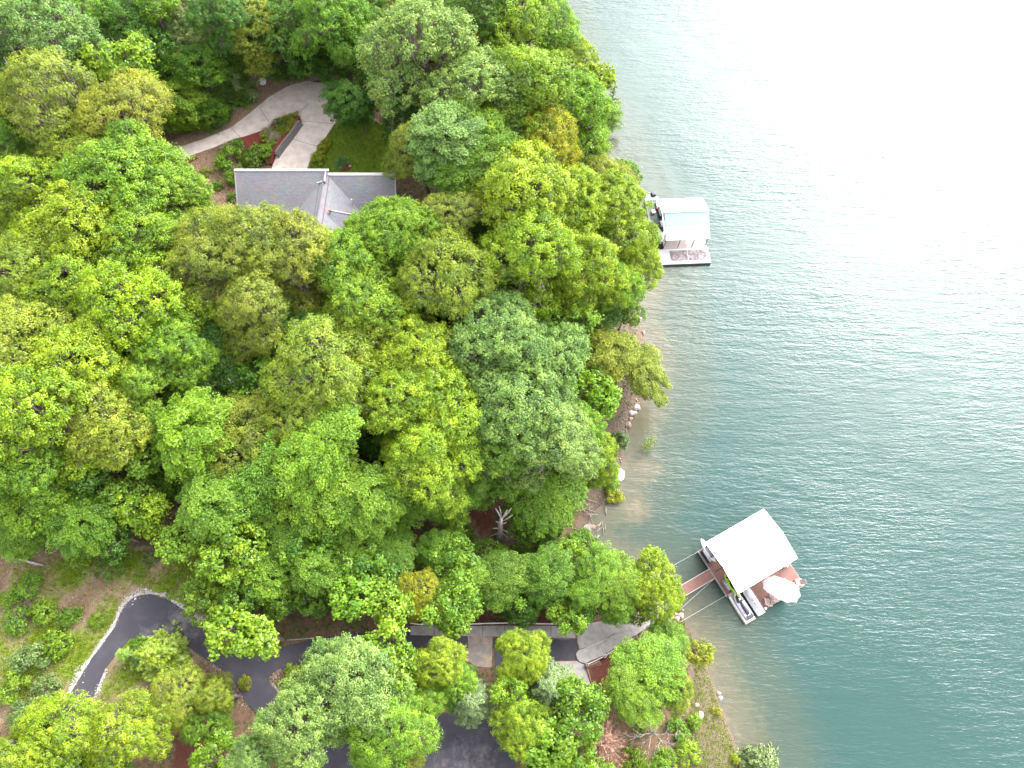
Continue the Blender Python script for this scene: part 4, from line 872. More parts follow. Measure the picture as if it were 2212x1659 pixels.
# flower bed with red mulch, and its block wall
bed = tag(drape('flower_bed', BED+(BED.mean(0)-BED)*.05, REDMULCH, .02, .4, .9, hfun=bedz), kind='structure')
wallt = thing('block_wall', 'low stepped grey block wall along the red flower bed', 'wall', (0,0,0))
mblk = mat('grey_block', (0.0986,0.087,0.0841), .9, ((0.139,0.125,0.122), 6, .4, .65), bump=.5, bscale=20)
bm0 = MB(); bm0.box((0,0,0), (.40,.20,.145)); blk = bm0.mesh('block', mblk, bevel=.012)
d = np.r_[0, np.cumsum(np.hypot(*np.diff(bedw, axis=0).T))]
for c in range(6):
    t = .2+(.2 if c % 2 else 0)
    while t < d[-1]:
        x = np.interp(t, d, bedw[:,0]); y = np.interp(t, d, bedw[:,1]); x2 = np.interp(t+.05, d, bedw[:,0]); y2 = np.interp(t+.05, d, bedw[:,1]); an = math.atan2(y2-y, x2-x)
        o = link('block', blk, wallt, (x+math.sin(an)*-.05*(5-c)*-1*0+(.05*(5-c))*math.sin(-an)*-1*0+.05*(5-c), y-.03*(5-c), hz(x, y)+.07+.155*c), (0,0,an)); t += .42
g3 = 'ornamental grasses in the red flower bed'
for k, (u, v, s, cc, ph) in enumerate([(577,285,1.5,(.20,.19,.10,1),'pale fountain grass at the left of the red bed'), (594,297,1.5,(.22,.20,.12,1),'pale fountain grass in the middle of the red bed'), (738,350,1.6,(.06,.12,.03,1),'green fountain grass beside the round red bed')]):
    x, y, z = hit(u, v, .4); t = thing('ornamental_grass', ph, 'grass plant', (x, y, float(bedz(np.array([x]), np.array([y]))[0]) if k < 2 else z), 0)
    o = link('blades', crown_spike(300+k), t); o.color = cc; o.scale = (s, s, s*.9)
cb = hits([(745+13*math.cos(q), 361+9*math.sin(q)) for q in np.linspace(0, 6.283, 14)[:-1]])
tag(drape('round_flower_bed', cb, REDMULCH, .1, .3, .25), kind='structure')
for k, (u, v) in enumerate([(752,352),(757,360),(735,364),(587,300),(596,286),(582,272),(598,318),(585,308)]):
    x, y, z = hit(u, v); z = max(z, float(bedz(np.array([x]), np.array([y]))[0])) if k > 2 else z
    r = np.random.default_rng(k); m_ = MB(); a = unit(r.normal(size=(14,3)))*[.2,.16,.12]
    me = bpy.data.meshes.new('bed_stone'); import bmesh as _b; bm = _b.new(); [bm.verts.new(p) for p in a]; _b.ops.convex_hull(bm, input=bm.verts); bm.to_mesh(me); bm.free(); me.materials.append(ROCKW)
    tag(link('bed_stone', me, None, (x, y, z+.12)), 'pale round stone set in red mulch of the flower beds', 'stone', 'pale stones in the red mulch')
strip_red = tag(drape('red_mulch_strip', hits([(672,178),(700,172),(735,178),(730,186),(700,180)]), REDMULCH, .1, .4, .2), kind='structure')
tag(drape('red_mulch_corner', hits([(400,345),(425,338),(428,342),(408,354)]), REDMULCH, .09, .4, .2), kind='structure')
# satellite dish
x, y, z = hit(571, 186); t = thing('satellite_dish', 'white satellite dish on a post by the upper drive', 'dish', (x, y, z))
b = MB(); b.tube([(0,0,-.1),(0,0,.75)], .05, 8); b.build('post', DARK, t)
rings = []
for r0, zz in ((.02,0),(.25,.03),(.42,.09),(.5,.14)): rings.append([(r0*math.cos(q), r0*math.sin(q), zz) for q in np.linspace(0, 6.283, 21)[:-1]])
for r0, zz in ((.5,.11),(.42,.06),(.25,0),(.02,-.03)): rings.append([(r0*math.cos(q), r0*math.sin(q), zz) for q in np.linspace(0, 6.283, 21)[:-1]])
b = MB(); b.loft(rings); dsh_ = b.build('reflector', WHITE, t, (0,-.05,.85), (R_(38),0,.4), True)
b = MB(); b.tube([(0,-.45,.1),(0,-.25,.42),(0,0,.5)], .018, 5); b.box((0,.02,.5), (.09,.09,.12)); b.build('feed_arm', LGREY, dsh_)

# ------------------------------------------------------------------ near boat dock
O1 = np.array([22.1, 15.1]); A1 = R_(28.4); ca, sa = math.cos(A1), math.sin(A1)
def L1(zx, zy, z):
    p = at((1950+zx/4.047)*2212/3000, (1450+zy/4.047)*2212/3000, z)-O1; return (p[0]*ca+p[1]*sa, -p[0]*sa+p[1]*ca, z)
DECKM = mat('red_brown_decking', (0.125,0.0609,0.0493), .75, ((0.0957,0.0464,0.0383), 1.5, .35, .7), bump=.2, bscale=30)
ROOFW = mat('white_metal_roof', (0.64,0.64,0.64), .7, ((0.592,0.592,0.584), 1.2, .4, .7))
def boards(mb, x0, x1, y0, y1, z, along='x', wd=.14, gap=.012, th=.035):
    if along == 'x':
        n = max(1, round((y1-y0)/wd)); s = (y1-y0)/n
        for k in range(n): mb.box(((x0+x1)/2, y0+s*(k+.5), z-th/2), (x1-x0, s-gap, th))
    else:
        n = max(1, round((x1-x0)/wd)); s = (x1-x0)/n
        for k in range(n): mb.box((x0+s*(k+.5), (y0+y1)/2, z-th/2), (s-gap, y1-y0, th))
dock = thing('covered_boat_dock', 'covered floating dock with white roof and red-brown deck, nearest the camera', 'dock', (*O1, 0), A1)
DZ = .45
for nm, x0, x1, y0, y1, al in (('deck', 0,1.7,-5.45,.3,'x'), ('deck', 2.9,8.55,-8.75,-5.0,'y'), ('deck', 7.0,8.55,-4.98,.3,'y')):
    b = MB(); boards(b, x0+.05, x1-.05, y0+.05, y1-.05, DZ, al); dk = b.build(nm, DECKM, dock); dk['kind'] = 'stuff'
    b = MB(); b.box(((x0+x1)/2, (y0+y1)/2, DZ-.14), (x1-x0-.1, y1-y0-.1, .18))
    for (cx_, cy_, sx, sy) in (((x0+x1)/2, y0, x1-x0, .06), ((x0+x1)/2, y1, x1-x0, .06), (x0, (y0+y1)/2, .06, y1-y0), (x1, (y0+y1)/2, .06, y1-y0)): b.box((cx_, cy_, DZ-.11), (sx, sy, .2))
    b.build('deck_frame', mat('deck_edge', (0.191,0.157,0.145), .7, ((0.145,0.116,0.104), 4, .4, .7)), dk)
    b = MB(); nfl = max(2, int((y1-y0)/1.6))
    for k in range(nfl): b.box(((x0+x1)/2, y0+(k+.5)*(y1-y0)/nfl, .02), (x1-x0-.3, (y1-y0)/nfl*.8, .36))
    b.build('float_drum', BLACKV, dk)
rx0, rx1, ry0, ry1, ez, rz_ = .3, 8.55, -5.82, .62, 3.2, 3.85
ym = (ry0+ry1)/2
def ribbed(mb, x0, x1, ya, za, yb, zb, pitch=.3, h=.025, th=.02):
    n = int(round((x1-x0)/pitch)); xs = []
    for k in range(n):
        a = x0+(x1-x0)*k/n; s = (x1-x0)/n; xs += [(a,0),(a+s*.72,0),(a+s*.80,h),(a+s*.92,h)]
    xs.append((x1,0)); V = []; F = []
    for off in (0, -th):
        for x, hh in xs: V += [(x, ya, za+hh+off), (x, yb, zb+hh+off)]
    m = len(xs)
    for o_ in (0, 2*m):
        for k in range(m-1): F.append((o_+2*k, o_+2*k+2, o_+2*k+3, o_+2*k+1))
    for k in range(m-1): F += [(2*k, 2*k+2, 2*m+2*k+2, 2*m+2*k), (2*k+1, 2*k+3, 2*m+2*k+3, 2*m+2*k+1)]
    F += [(0, 1, 2*m+1, 2*m), (2*m-2, 2*m-1, 4*m-1, 4*m-2)]
    mb.add(V, F)
b = MB(); ribbed(b, rx0, rx1, ry0, ez, ym, rz_); rf = b.build('roof_sheet', ROOFW, dock)
b = MB(); ribbed(b, rx0, rx1, ry1, ez, ym, rz_); rf2 = b.build('roof_sheet', ROOFW, dock)
b = MB(); b.box(((rx0+rx1)/2, ym, rz_+.035), (rx1-rx0, .3, .03)); b.build('ridge_cap', ROOFW, rf)
for xx in (rx0, rx1):
    for (ya, yb) in ((ry0, ym), (ry1, ym)):
        b = MB(); b.tube([(xx, ya, ez-.08), (xx, yb, rz_-.08)], .05, 4); b.build('barge_board', mat('brown_trim', (0.0928,0.058,0.0493), .7, ((0.0638,0.0406,0.0348), 4, .4, .6)), rf)
for yy in (ry0, ry1):
    b = MB(); b.box(((rx0+rx1)/2, yy, ez-.1), (rx1-rx0, .06, .16)); b.build('eave_beam', mat('brown_trim'), rf)
for x in (.5, 7.3, 8.35):
    for y in (-5.3, -2.6, .2):
        b = MB(); b.box((x, y, (DZ+ez)/2), (.09,.09, ez-DZ)); b.build('post', DARK, dock)
for y in (-5.3, -4.2, -2.6, -1.0, .2):
    b = MB(); b.tube([(.0 if y in (-4.2,-1.0) else .5, y, 2.35), (8.35, y, 2.9)], .035, 5); b.build('crossbar', DARK, dock)
pts = [(-.12,-5.6,DZ-.02),(-.12,.35,DZ-.02)]
b = MB(); b.tube(pts, .05, 6); b.build('edge_rail', LGREY, dock)
# gangway from the shore
gw = thing('gangway', 'narrow red-brown gangway from shore to the near dock', 'gangway', (*O1, 0), A1)
b = MB(); boards(b, -7.2, -.15, -3.15, -2.06, .50, 'y', .14); o = b.build('planking', DECKM, gw); o['kind'] = 'stuff'
for yy in (-3.2, -2.01):
    b = MB(); b.box((-3.7, yy, .45), (7.1, .07, .2)); b.build('side_rail', mat('pale_edge', (0.29,0.255,0.244), .6, ((0.232,0.197,0.186), 4, .4, .7)), gw)
# storage boxes, kayaks, jet skis, furniture
def dock_item(name, label, cat, loc, rz, group=None):
    o = thing(name, label, cat, (O1[0]+loc[0]*ca-loc[1]*sa, O1[1]+loc[0]*sa+loc[1]*ca, loc[2]), A1+rz, group); return o
t = dock_item('storage_bench', 'grey slatted storage bench at the upper corner of near dock', 'bench', (.62,-.62,DZ), 0)
b = MB(); b.box((0,0,.24), (.78,1.5,.48)); b.build('body', GREY, t, bevel=.02)
b = MB(); [b.box((-.28+k*.19,0,.505), (.17,1.56,.04)) for k in range(4)]; b.build('lid', LGREY, t)
b = MB(); b.box((-.46,0,.3), (.1,1.6,.6)); b.build('back_panel', BLACKV, t)
t = dock_item('dock_box', 'pale grey dock box below the lime kayak', 'box', (.62,-4.45,DZ), 0)
b = MB(); b.box((0,0,.27), (.72,1.25,.54)); b.build('body', GREY, t, bevel=.03)
b = MB(); b.box((.02,-.12,.58), (.74,.95,.08)); b.build('lid', LGREY, t, bevel=.02)
t = dock_item('folding_step', 'dark grey step box beside white pedestal at the dock right side', 'step', (8.2,-5.75,DZ), 0)
b = MB(); b.box((0,0,.22), (.5,.6,.44)); b.build('body', GREY, t, bevel=.02); b = MB(); b.box((.1,0,.48), (.32,.5,.06)); b.build('tread', LGREY, t)
t = dock_item('power_pedestal', 'white utility pedestal under the roof edge of near dock', 'pedestal', (7.75,-5.95,DZ), 0)
b = MB(); b.box((0,0,.45), (.2,.3,.9), taper=.85); b.build('body', WHITE, t, bevel=.02); b = MB(); b.box((0,0,.93), (.28,.38,.07)); b.build('cap', WHITE, t, bevel=.015)
def kayak(pa, pb, wd, dp, name, label, m, cockpit):
    a, b_ = Vector(pa), Vector(pb); Ln = (b_-a).length; mid = (a+b_)/2; an = math.atan2(b_.y-a.y, b_.x-a.x)
    t = dock_item(name, label, 'kayak' if cockpit else 'paddleboard', tuple(mid), an); rings = []
    for k in range(17):
        s = k/16; x = (s-.5)*Ln; hw = wd/2*max(.03, (math.sin(math.pi*s))**.62); h = dp*max(.12, (math.sin(math.pi*s))**.4); zc = .22*(2*s-1)**4*(1 if cockpit else .3)
        rings.append([(x, hw*math.cos(q), zc+(h*.35 if math.sin(q) > 0 else h*.65)*math.sin(q)) for q in np.linspace(0, 2*math.pi, 13)[:-1]])
    b = MB(); b.loft(rings); b.build('hull', m, t, smooth=True)
    if cockpit:
        b = MB(); b.tube([(.45*math.cos(q)+.05, .19*math.sin(q), dp*.36) for q in np.linspace(0, 2*math.pi, 19)], .03, 5, False); b.prism([(.43*math.cos(q)+.05, .17*math.sin(q)) for q in np.linspace(0, 2*math.pi, 19)[:-1]], dp*.33, dp*.352); b.build('cockpit', BLACKV, t)
        for xx in (-1.0, 1.05):
            b = MB(); b.box((xx, 0, dp*.33), (.3,.22,.05)); b.build('hatch', BLACKV, t, bevel=.01)
    else:
        b = MB(); b.box((.2,0,dp*.37), (1.5,.4,.015)); b.build('traction_pad', LGREY, t)
    return t
kayak(L1(690,930,2.2), L1(880,1215,2.2), .72, .36, 'kayak', 'lime-green kayak slung under the roof edge of near dock', mat('lime_plastic', (0.18,0.312,0.006), .35, ((0.144,0.264,0.006), 3, .4, .6)), True)
kayak(L1(418,520,2.2), L1(592,795,2.2), .80, .2, 'paddleboard', 'white paddleboard slung under the upper roof edge of near dock', mat('white_gelcoat', (0.465,0.465,0.465), .3, ((0.409,0.409,0.415), 2, .4, .6)), False)
def hull(mb, L_, W_, Hh, nose=1.0, z0=0., n=17, sec=14, sheer=.25, tail=.85, keel=.5):
    rings = []
    for k in range(n):
        s = k/(n-1); hw = W_/2*(tail+(1-tail)*min(1, s*4))*(1-max(0, (s-.5)/.5)**2.4*.98*nose); top = Hh*(1+sheer*s*s)
        ring = []
        for q in np.linspace(0, 2*math.pi, sec+1)[:-1]:
            c, s_ = math.cos(q), math.sin(q); ring.append((hw*np.sign(c)*abs(c)**.6, -L_/2+L_*s, z0+top*(.5+.5*np.sign(s_)*abs(s_)**(.6 if s_ > 0 else keel))))
        rings.append(ring)
    mb.loft(rings)
GEL = mat('lilac_gelcoat', (0.232,0.22,0.273), .25, ((0.267,0.261,0.302), 2, .4, .6)); GELW = mat('white_gelcoat')
FLOATM = mat('beige_float', (0.302,0.267,0.22), .6, ((0.244,0.209,0.162), 2.5, .4, .7))
t = dock_item('jet_ski_float', 'beige drive-on float carrying the dark-seated jet ski', 'float', (.72,-7.2,0), 0)
b = MB(); hull(b, 3.75, 1.5, .42, .25, .02, 13, 12, 0, .97, .6); b.build('body', FLOATM, t)
for xx in (-.55, .55):
    b = MB(); b.box((xx,-.1,.45), (.22,3.2,.08)); b.build('bunk', GELW, t, bevel=.02)
t = dock_item('jet_ski', 'lilac and dark jet ski with bare seat on beige float', 'jet ski', (.78,-7.15,.42), math.pi)
# built pointing to -Y of the dock's local frame after the half turn: bow to the roof
t.rotation_euler[2] = A1
b = MB(); hull(b, 3.2, 1.15, .48, .75, 0, 17, 14, .3, .9); b.build('hull', GEL, t, smooth=True)
b = MB(); rings = []
for y, hw, h0, h1 in ((-1.15,.20,.4,.60),(-.8,.24,.4,.82),(-.2,.22,.4,.78),(.25,.17,.42,.72),(.45,.13,.45,.66)): rings.append([(-hw,y,h0),(-hw*.8,y,h1-.05),(0,y,h1),(hw*.8,y,h1-.05),(hw,y,h0)])
b.loft(rings); b.build('seat', BLACKV, t, bevel=.02)
b = MB(); rings = []
for y, hw, h1 in ((.35,.42,.62),(.65,.44,.78),(.95,.36,.74),(1.3,.22,.62),(1.48,.06,.52)): rings.append([(-hw,y,.4),(-hw*.7,y,h1-.08),(0,y,h1),(hw*.7,y,h1-.08),(hw,y,.4)])
b.loft(rings); b.build('hood', BLACKV, t, bevel=.02)
b = MB(); b.tube([(-.36,.42,.98),(-.12,.55,.95),(.12,.55,.95),(.36,.42,.98)], .025, 6); b.tube([(0,.55,.72),(0,.52,.96)], .05, 6); b.build('handlebar', DARK, t)
b = MB(); b.box((0,.72,.90), (.26,.22,.06), 0, R_(20)); b.build('windshield', GELW, t, bevel=.01)
b = MB(); b.box((0,-1.42,.49), (.85,.42,.05)); b.build('rear_platform', BLACKV, t, bevel=.01)
b = MB(); b.box((0,-1.2,.53), (.3,.06,.05)); b.build('grab_handle', GELW, t)
for s in (-1, 1):
    b = MB(); b.box((s*.42,-.3,.47), (.16,2.0,.05)); b.build('footwell', LGREY, t)
t = dock_item('covered_jet_ski', 'jet ski under a white cover with dark lettering', 'jet ski', (2.28,-7.15,.12), 0)
b = MB(); hull(b, 3.75, 1.06, .5, .2, 0, 17, 14, .05, .93); hl = b.build('hull', GELW, t, smooth=True)
b = MB(); rings = []
for y, hw, h1 in ((-1.7,.40,.56),(-1.2,.46,.70),(-.4,.44,.82),(.3,.44,.84),(.8,.42,.95),(1.1,.40,.85),(1.6,.30,.62)): rings.append([(-hw,y,.38),(-hw*.95,y,.5),(-hw*.5,y,h1-.06),(0,y,h1),(hw*.5,y,h1-.06),(hw*.95,y,.5),(hw,y,.38)])
b.loft(rings); b.build('cover', mat('white_canvas', (0.36,0.354,0.371), .85, ((0.29,0.284,0.313), 2.5, .38, .7), bump=.5, bscale=6), t, smooth=True)
cu = bpy.data.curves.new('lettering', 'FONT'); cu.body = 'STR  ISMARIS'; cu.size = .26; cu.extrude = .004; cu.align_x = 'CENTER'
to = bpy.data.objects.new('lettering', cu); C.objects.link(to); bpy.context.view_layer.update()
me = bpy.data.meshes.new_from_object(to.evaluated_get(bpy.context.evaluated_depsgraph_get())); C.objects.unlink(to); bpy.data.objects.remove(to); me.materials.clear(); me.materials.append(BLACKV)
link('lettering', me, t, (-.27,-.55,.79), (R_(16),0,R_(-90)))
# double parasol
outl = [L1(*p, 2.35)[:2] for p in ((1145,1030),(1190,970),(1290,955),(1420,995),(1520,1040),(1580,1090),(1600,1195),(1550,1275),(1440,1280),(1330,1240),(1200,1150),(1160,1110))]
hubs = [np.array(L1(1290,1035,3.0)[:2]), np.array(L1(1475,1170,3.0)[:2])]; cen = (hubs[0]+hubs[1])/2
t = dock_item('double_parasol', 'long white and pale pink double parasol shading the dock deck', 'parasol', (cen[0], cen[1], DZ), 0)
PW = mat('parasol_white', (.34,.325,.315), .9, ((.30,.285,.28), 3, .4, .7)); PP = mat('parasol_pink', (.285,.22,.23), .9, ((.26,.20,.21), 3, .4, .7))
def hubof(p): return min(hubs, key=lambda h: np.hypot(*(h-np.array(p))))
for k in range(12):
    p0, p1 = np.array(outl[k]), np.array(outl[(k+1) % 12]); h0, h1 = hubof(p0), hubof(p1); V = []; F = []
    inn = (cen-(p0+p1)/2); inn = inn/np.hypot(*inn)*.07; pm = (p0+p1)/2+inn
    for zz in (0, -.02):
        V += [(*(p0-cen), 1.9+zz), (*(pm-cen), 1.93+zz), (*(p1-cen), 1.9+zz), (*(h1-cen), 2.55+zz), (*(h0-cen), 2.551+zz)]
    one = np.hypot(*(h0-h1)) < .01
    F = [(0,1,4),(1,3,4),(1,2,3)] if not one else [(0,1,4),(1,2,4)]
    F += [tuple(5+i for i in f[::-1]) for f in F]+[(0,5,6,1),(1,6,7,2)]
    me = bpy.data.meshes.new('canopy_panel'); me.from_pydata(V, [], F); me.update(); me.materials.append(PP if k % 2 else PW); link('canopy_panel', me, t)
    b = MB(); b.tube([(*(p0-cen), 1.87), (*(h0-cen), 2.51)], .012, 4); b.build('rib', DARK, t)
b = MB(); b.tube([(0,0,0),(0,0,2.45)], .04, 8); b.build('pole', DARK, t)
b = MB(); b.tube([(*(hubs[0]-cen), 2.45), (0,0,2.42), (*(hubs[1]-cen), 2.45)], .035, 6); b.build('crossbeam', DARK, t)
b = MB(); b.tube([(0,0,0),(0,0,.06),(0,0,.12)], [.42,.40,.06], 16); b.build('base', DARK, t)
for h in hubs: b = MB(); b.tube([(*(h-cen), 2.5), (*(h-cen), 2.62)], [.06,.02], 8); b.build('finial', PW, t)
def adirondack(loc, rz, label):
    t = dock_item('adirondack_chair', label, 'chair', loc, rz, 'adirondack chairs on the near dock'); m = mat('beige_resin', (0.29,0.232,0.209), .6, ((0.244,0.191,0.174), 4, .4, .7))
    for k in range(5): b = MB(); b.box((0, -.22+k*.11, .33-.03*(k)*.7), (.52,.095,.025), 0, R_(-8)); b.build('seat_slat', m, t)
    for k in range(5): b = MB(); b.box((-.22+k*.11, .46, .62+.03*(2-abs(k-2))), (.095,.03,.75+.06*(2-abs(k-2))), 0, R_(-26)); b.build('back_slat', m, t)
    for s in (-1, 1):
        b = MB(); b.box((s*.34, .02, .55), (.13,.75,.03)); b.build('arm', m, t, bevel=.01)
        b = MB(); b.box((s*.3, -.3, .27), (.04,.1,.54)); b.build('leg', m, t); b = MB(); b.box((s*.3, .35, .27), (.04,.1,.56), 0, R_(-15)); b.build('leg', m, t)
adirondack(L1(1200,1262,DZ), R_(155), 'beige adirondack chair standing clear of the parasol by the jet skis')
adirondack(L1(1262,1215,DZ), R_(160), 'beige adirondack chair half hidden by the parasol edge')
adirondack(L1(1562,1045,DZ), R_(250), 'beige adirondack chair at the outer deck corner')
b = MB(); b.tube([(0,0,0),(0,0,.12),(0,0,.22)], [.12,.16,.05], 10); o = b.build('mooring_buoy', GELW, None, (*(O1+np.array([3.0*ca+8.7*sa, 3.0*sa-8.7*ca])), DZ)); tag(o, 'small white buoy on the front corner of near dock', 'buoy')
CABLE = mat('steel_cable', (0.244,0.244,0.244), .5, ((0.197,0.197,0.197), 8, .4, .6))
def w1(x, y, z): return (O1[0]+x*ca-y*sa, O1[1]+x*sa+y*ca, z)
def cable(pa, pb, label, sag=.15):
    P = [Vector(pa)*(1-s)+Vector(pb)*s-Vector((0,0,sag*4*s*(1-s))) for s in np.linspace(0, 1, 13)]; b = MB(); b.tube(P, .022, 5); tag(b.build('mooring_cable', CABLE), label, 'cable')
p = hit(1395, 1255); cable(w1(0,.25,DZ+.1), (p[0], p[1], max(p[2], 0)+.5), 'mooring cable from upper dock corner into the lakeside crown')
p = hit(1467, 1345); cable(w1(0,-5.4,DZ+.1), (p[0], p[1], p[2]+.25), 'mooring cable from lower dock corner to the bank')
p = hit(1462, 1322); cable(w1(-.2,-3.2,DZ+.05), (p[0], p[1], p[2]+.3), 'thin cable running under the gangway to the landing', .05)

# ------------------------------------------------------------------ far boat dock
O2 = np.array([20.56, 54.97]); A2 = R_(2.7)
c2, s2 = math.cos(A2), math.sin(A2)
def far_item(name, label, cat, loc, rz=0): return thing(name, label, cat, (O2[0]+loc[0]*c2-loc[1]*s2, O2[1]+loc[0]*s2+loc[1]*c2, loc[2]), A2+rz)
fd = far_item('covered_boat_dock', 'covered dock with pale blue and white roof, farther up the shore', 'dock', (0,0,0))
DK2 = mat('pinkish_deck', (0.209,0.174,0.174), .8, ((0.168,0.139,0.139), 1.5, .4, .7)); DW2 = mat('white_deck', (0.325,0.307,0.307), .8, ((0.267,0.249,0.249), 1.5, .4, .7))
CARP = mat('worn_carpet', (.165,.135,.14), .95, ((.07,.06,.064), 2.6, .42, .58), bump=.4, bscale=20)
b = MB(); b.box((3.65,1.25,.36), (7.3,2.5,.16)); b.build('front_platform', DW2, fd, bevel=.02)
b = MB(); b.box((3.65,-.03,.1), (7.3,.1,.42)); b.build('float_edge', mat('black_float', (0.0116,0.0145,0.0145), .6, ((0.0232,0.029,0.0261), 3, .4, .6)), fd)
for x0, x1 in ((1.75,4.2),(4.3,6.95)):
    b = MB(); b.box(((x0+x1)/2, 1.35, .452), (x1-x0, 1.75, .012)); b.build('carpet', CARP, fd)
for x0, x1 in ((1.0,4.1),(4.12,7.1)):
    b = MB(); b.box(((x0+x1)/2, 3.55, .34), (x1-x0, 2.05, .14)); b.build('deck_slab', DK2, fd, bevel=.01)
b = MB(); b.box((6.5,7.0,.34), (1.2,4.8,.14)); b.build('deck_slab', DK2, fd); b = MB(); b.box((3.2,7.0,.34), (.7,4.8,.14)); b.build('deck_slab', DK2, fd)
b = MB(); b.box((3.9,6.0,.1), (6.0,7.4,.3)); b.build('float_drum', mat('black_float'), fd)
fx0, fx1, fy0, fym, fy1, fez, frz = .85, 6.95, 2.5, 6.0, 9.35, 2.8, 4.35
ROOFB = mat('pale_blue_metal_roof', (.165,.245,.262), .7, ((.18,.26,.275), 1.2, .4, .7))
def zl(y): return fez+(frz-fez)*(y-fy0)/(fym-fy0)
b = MB(); ribbed(b, fx0, fx1, fy0-.1, zl(fy0-.1), 4.15, zl(4.15), .22); rf = b.build('roof_sheet', ROOFW, fd)
b = MB(); ribbed(b, fx0, fx1, 4.1, zl(4.1)+.03, fym, zl(fym)+.03, .22); o = b.build('roof_sheet', ROOFB, fd); o['label'] = 'pale blue upper roof sheets'
b = MB(); ribbed(b, fx0-.4, fx1, fy1, fez, fym, frz+.02, .22); b.build('roof_sheet', ROOFW, fd)
b = MB(); b.box(((fx0+fx1)/2-.2, fym, frz+.07), (fx1-fx0+.4, .34, .04)); b.build('ridge_cap', ROOFW, fd)
for x in (1.0, 3.0, 5.0, 6.85):
    for y in (2.75, 9.1):
        b = MB(); b.box((x, y, (fez+.4)/2+.02), (.08,.08,fez-.42)); b.build('post', DARK, fd)
for y in (2.62, 9.25): b = MB(); b.box((3.9, y, fez-.12), (6.0,.07,.16)); b.build('eave_beam', DARK, fd)
b = MB(); b.tube([(6.6,-.1,.1),(6.6,-.35,-.2)], .06, 6); b.build('ladder_rail', mat('green_paint', (0.0174,0.0696,0.0406), .5, ((0.0116,0.0522,0.029), 4, .4, .6)), fd)
t = far_item('motor_boat', 'white motor boat with dark green seats moored under the far dock roof', 'boat', (.55,7.6,.05), R_(4))
b = MB(); hull(b, 7.6, 2.2, .75, .8, 0, 19, 16, .1, .9); b.build('hull', GELW, t, smooth=True)
b = MB(); b.prism([(-.85,-3.2),(.85,-3.2),(.9,0),(.55,2.4),(0,3.0),(-.55,2.4),(-.9,0)], .745, .79); b.build('cockpit_floor', mat('dark_green_vinyl', (0.00696,0.029,0.0261), .6, ((0.0116,0.0116,0.0145), 2, .45, .55)), t)
for x, y, sx, sy, m in ((-.6,-2.2,.5,1.0,GELW),(-.62,-.6,.45,1.3,mat('dark_green_vinyl')),(.3,-1.0,.5,.6,GELW),(-.5,1.2,.4,.9,GELW),(-.35,-1.5,.3,.3,mat('red_plastic', (0.203,0.0174,0.0116), .5, ((0.145,0.0116,0.0116), 3, .4, .6)))):
    b = MB(); b.box((x, y, .95), (sx, sy, .32)); b.build('seat', m, t, bevel=.04)
b = MB(); b.box((-.35,-4.05,.85), (.75,.75,.7), taper=.8); b.build('engine_cover', BLACKV, t, bevel=.08)
b = MB(); b.box((.45,-3.95,.62), (.7,.6,.2)); b.build('swim_platform', GELW, t, bevel=.03)
t.rotation_euler[2] += math.pi

# ------------------------------------------------------------------ dead wood, rocks and small things
def branchy(name, m, root, r, depth, ln, rad, up, spread, n0, out_parts=None, seedlen=.68):
    """a bare tree skeleton: every limb forks into thinner ones"""
    mb = MB()
    def grow(p, d, l, w, k):
        q1 = p+d*l*.5+Vector(r.normal(0, .06*l, 3)); q2 = p+d*l+Vector(r.normal(0, .1*l, 3))
        mb.tube([p, q1, q2], [w, w*.8, w*.58], 5 if w > .04 else 3, False)
        if k == 0: return
        for _ in range(int(r.integers(2, 4)) if k > 1 else 2):
            dd = (d+Vector(r.normal(0, spread, 3))+Vector((0,0,up))).normalized(); grow(q2 if r.random() < .7 else q1, dd, l*r.uniform(.5, .85), w*.56, k-1)
    for i in range(n0):
        a = 2*math.pi*(i+r.uniform(-.3, .3))/n0; e = r.uniform(.15, .9)
        grow(Vector(root)*r.uniform(.35, 1), Vector((math.cos(a)*math.cos(e), math.sin(a)*math.cos(e), math.sin(e))), ln*r.uniform(.7, 1.2), rad, depth)
    return mb.mesh(name, m)
r = np.random.default_rng(5)
x, y, z = hit(1300, 1600, 3.2)
t = thing('dead_conifer', 'dead pinkish-brown bushy tree with dry twigs on the lower bank', 'tree', (x, y, z-.05))
b = MB(); b.tube([(0,0,0),(.05,0,2.5),(0,0,5.4)], [.13,.09,.02], 7); b.build('trunk', DRYTWIG, t)
mb = MB(); Pn, Nn_, Ad_ = [], [], []
for k in range(120):
    zz = r.uniform(1.2, 5.2); a = r.uniform(0, 6.283); l = (1-((zz-1.2)/4.6))**.7*2.7*r.uniform(.6, 1.1)+.25; d = np.array([math.cos(a), math.sin(a), .35]); p0 = np.array([0,0,zz]); p1 = p0+d*l*.5+r.normal(0, .08, 3); p2 = p0+d*l+r.normal(0, .12, 3)
    mb.tube([p0, p1, p2], [.028,.018,.006], 3, False)
    for q in range(int(26*l)):
        f = r.uniform(.2, 1); c = p0+(p2-p0)*f+r.normal(0, .05, 3); dd = unit(d+r.normal(0, .65, 3)); Pn.append(c+dd*.12); Ad_.append(dd); Nn_.append(unit(r.normal(size=3)+[0,0,1.]))
mb.build('branches', DRYTWIG, t)
me = leaves('dry_needles', np.array(Pn), np.array(Nn_), r.uniform(.22, .48, len(Pn)), .09, np.clip(.5+.3*r.normal(size=len(Pn)), 0, 1), NEEDLE, r, np.array(Ad_), .0); o = link('dry_needles', me, t); o.color = (.24,.13,.085,1)
x, y, z = hit(1412, 1585, 2.6)
t = thing('bare_limbed_tree', 'leafless tree with pale bleached limbs beside the brown dead tree', 'tree', (x, y, z-.05))
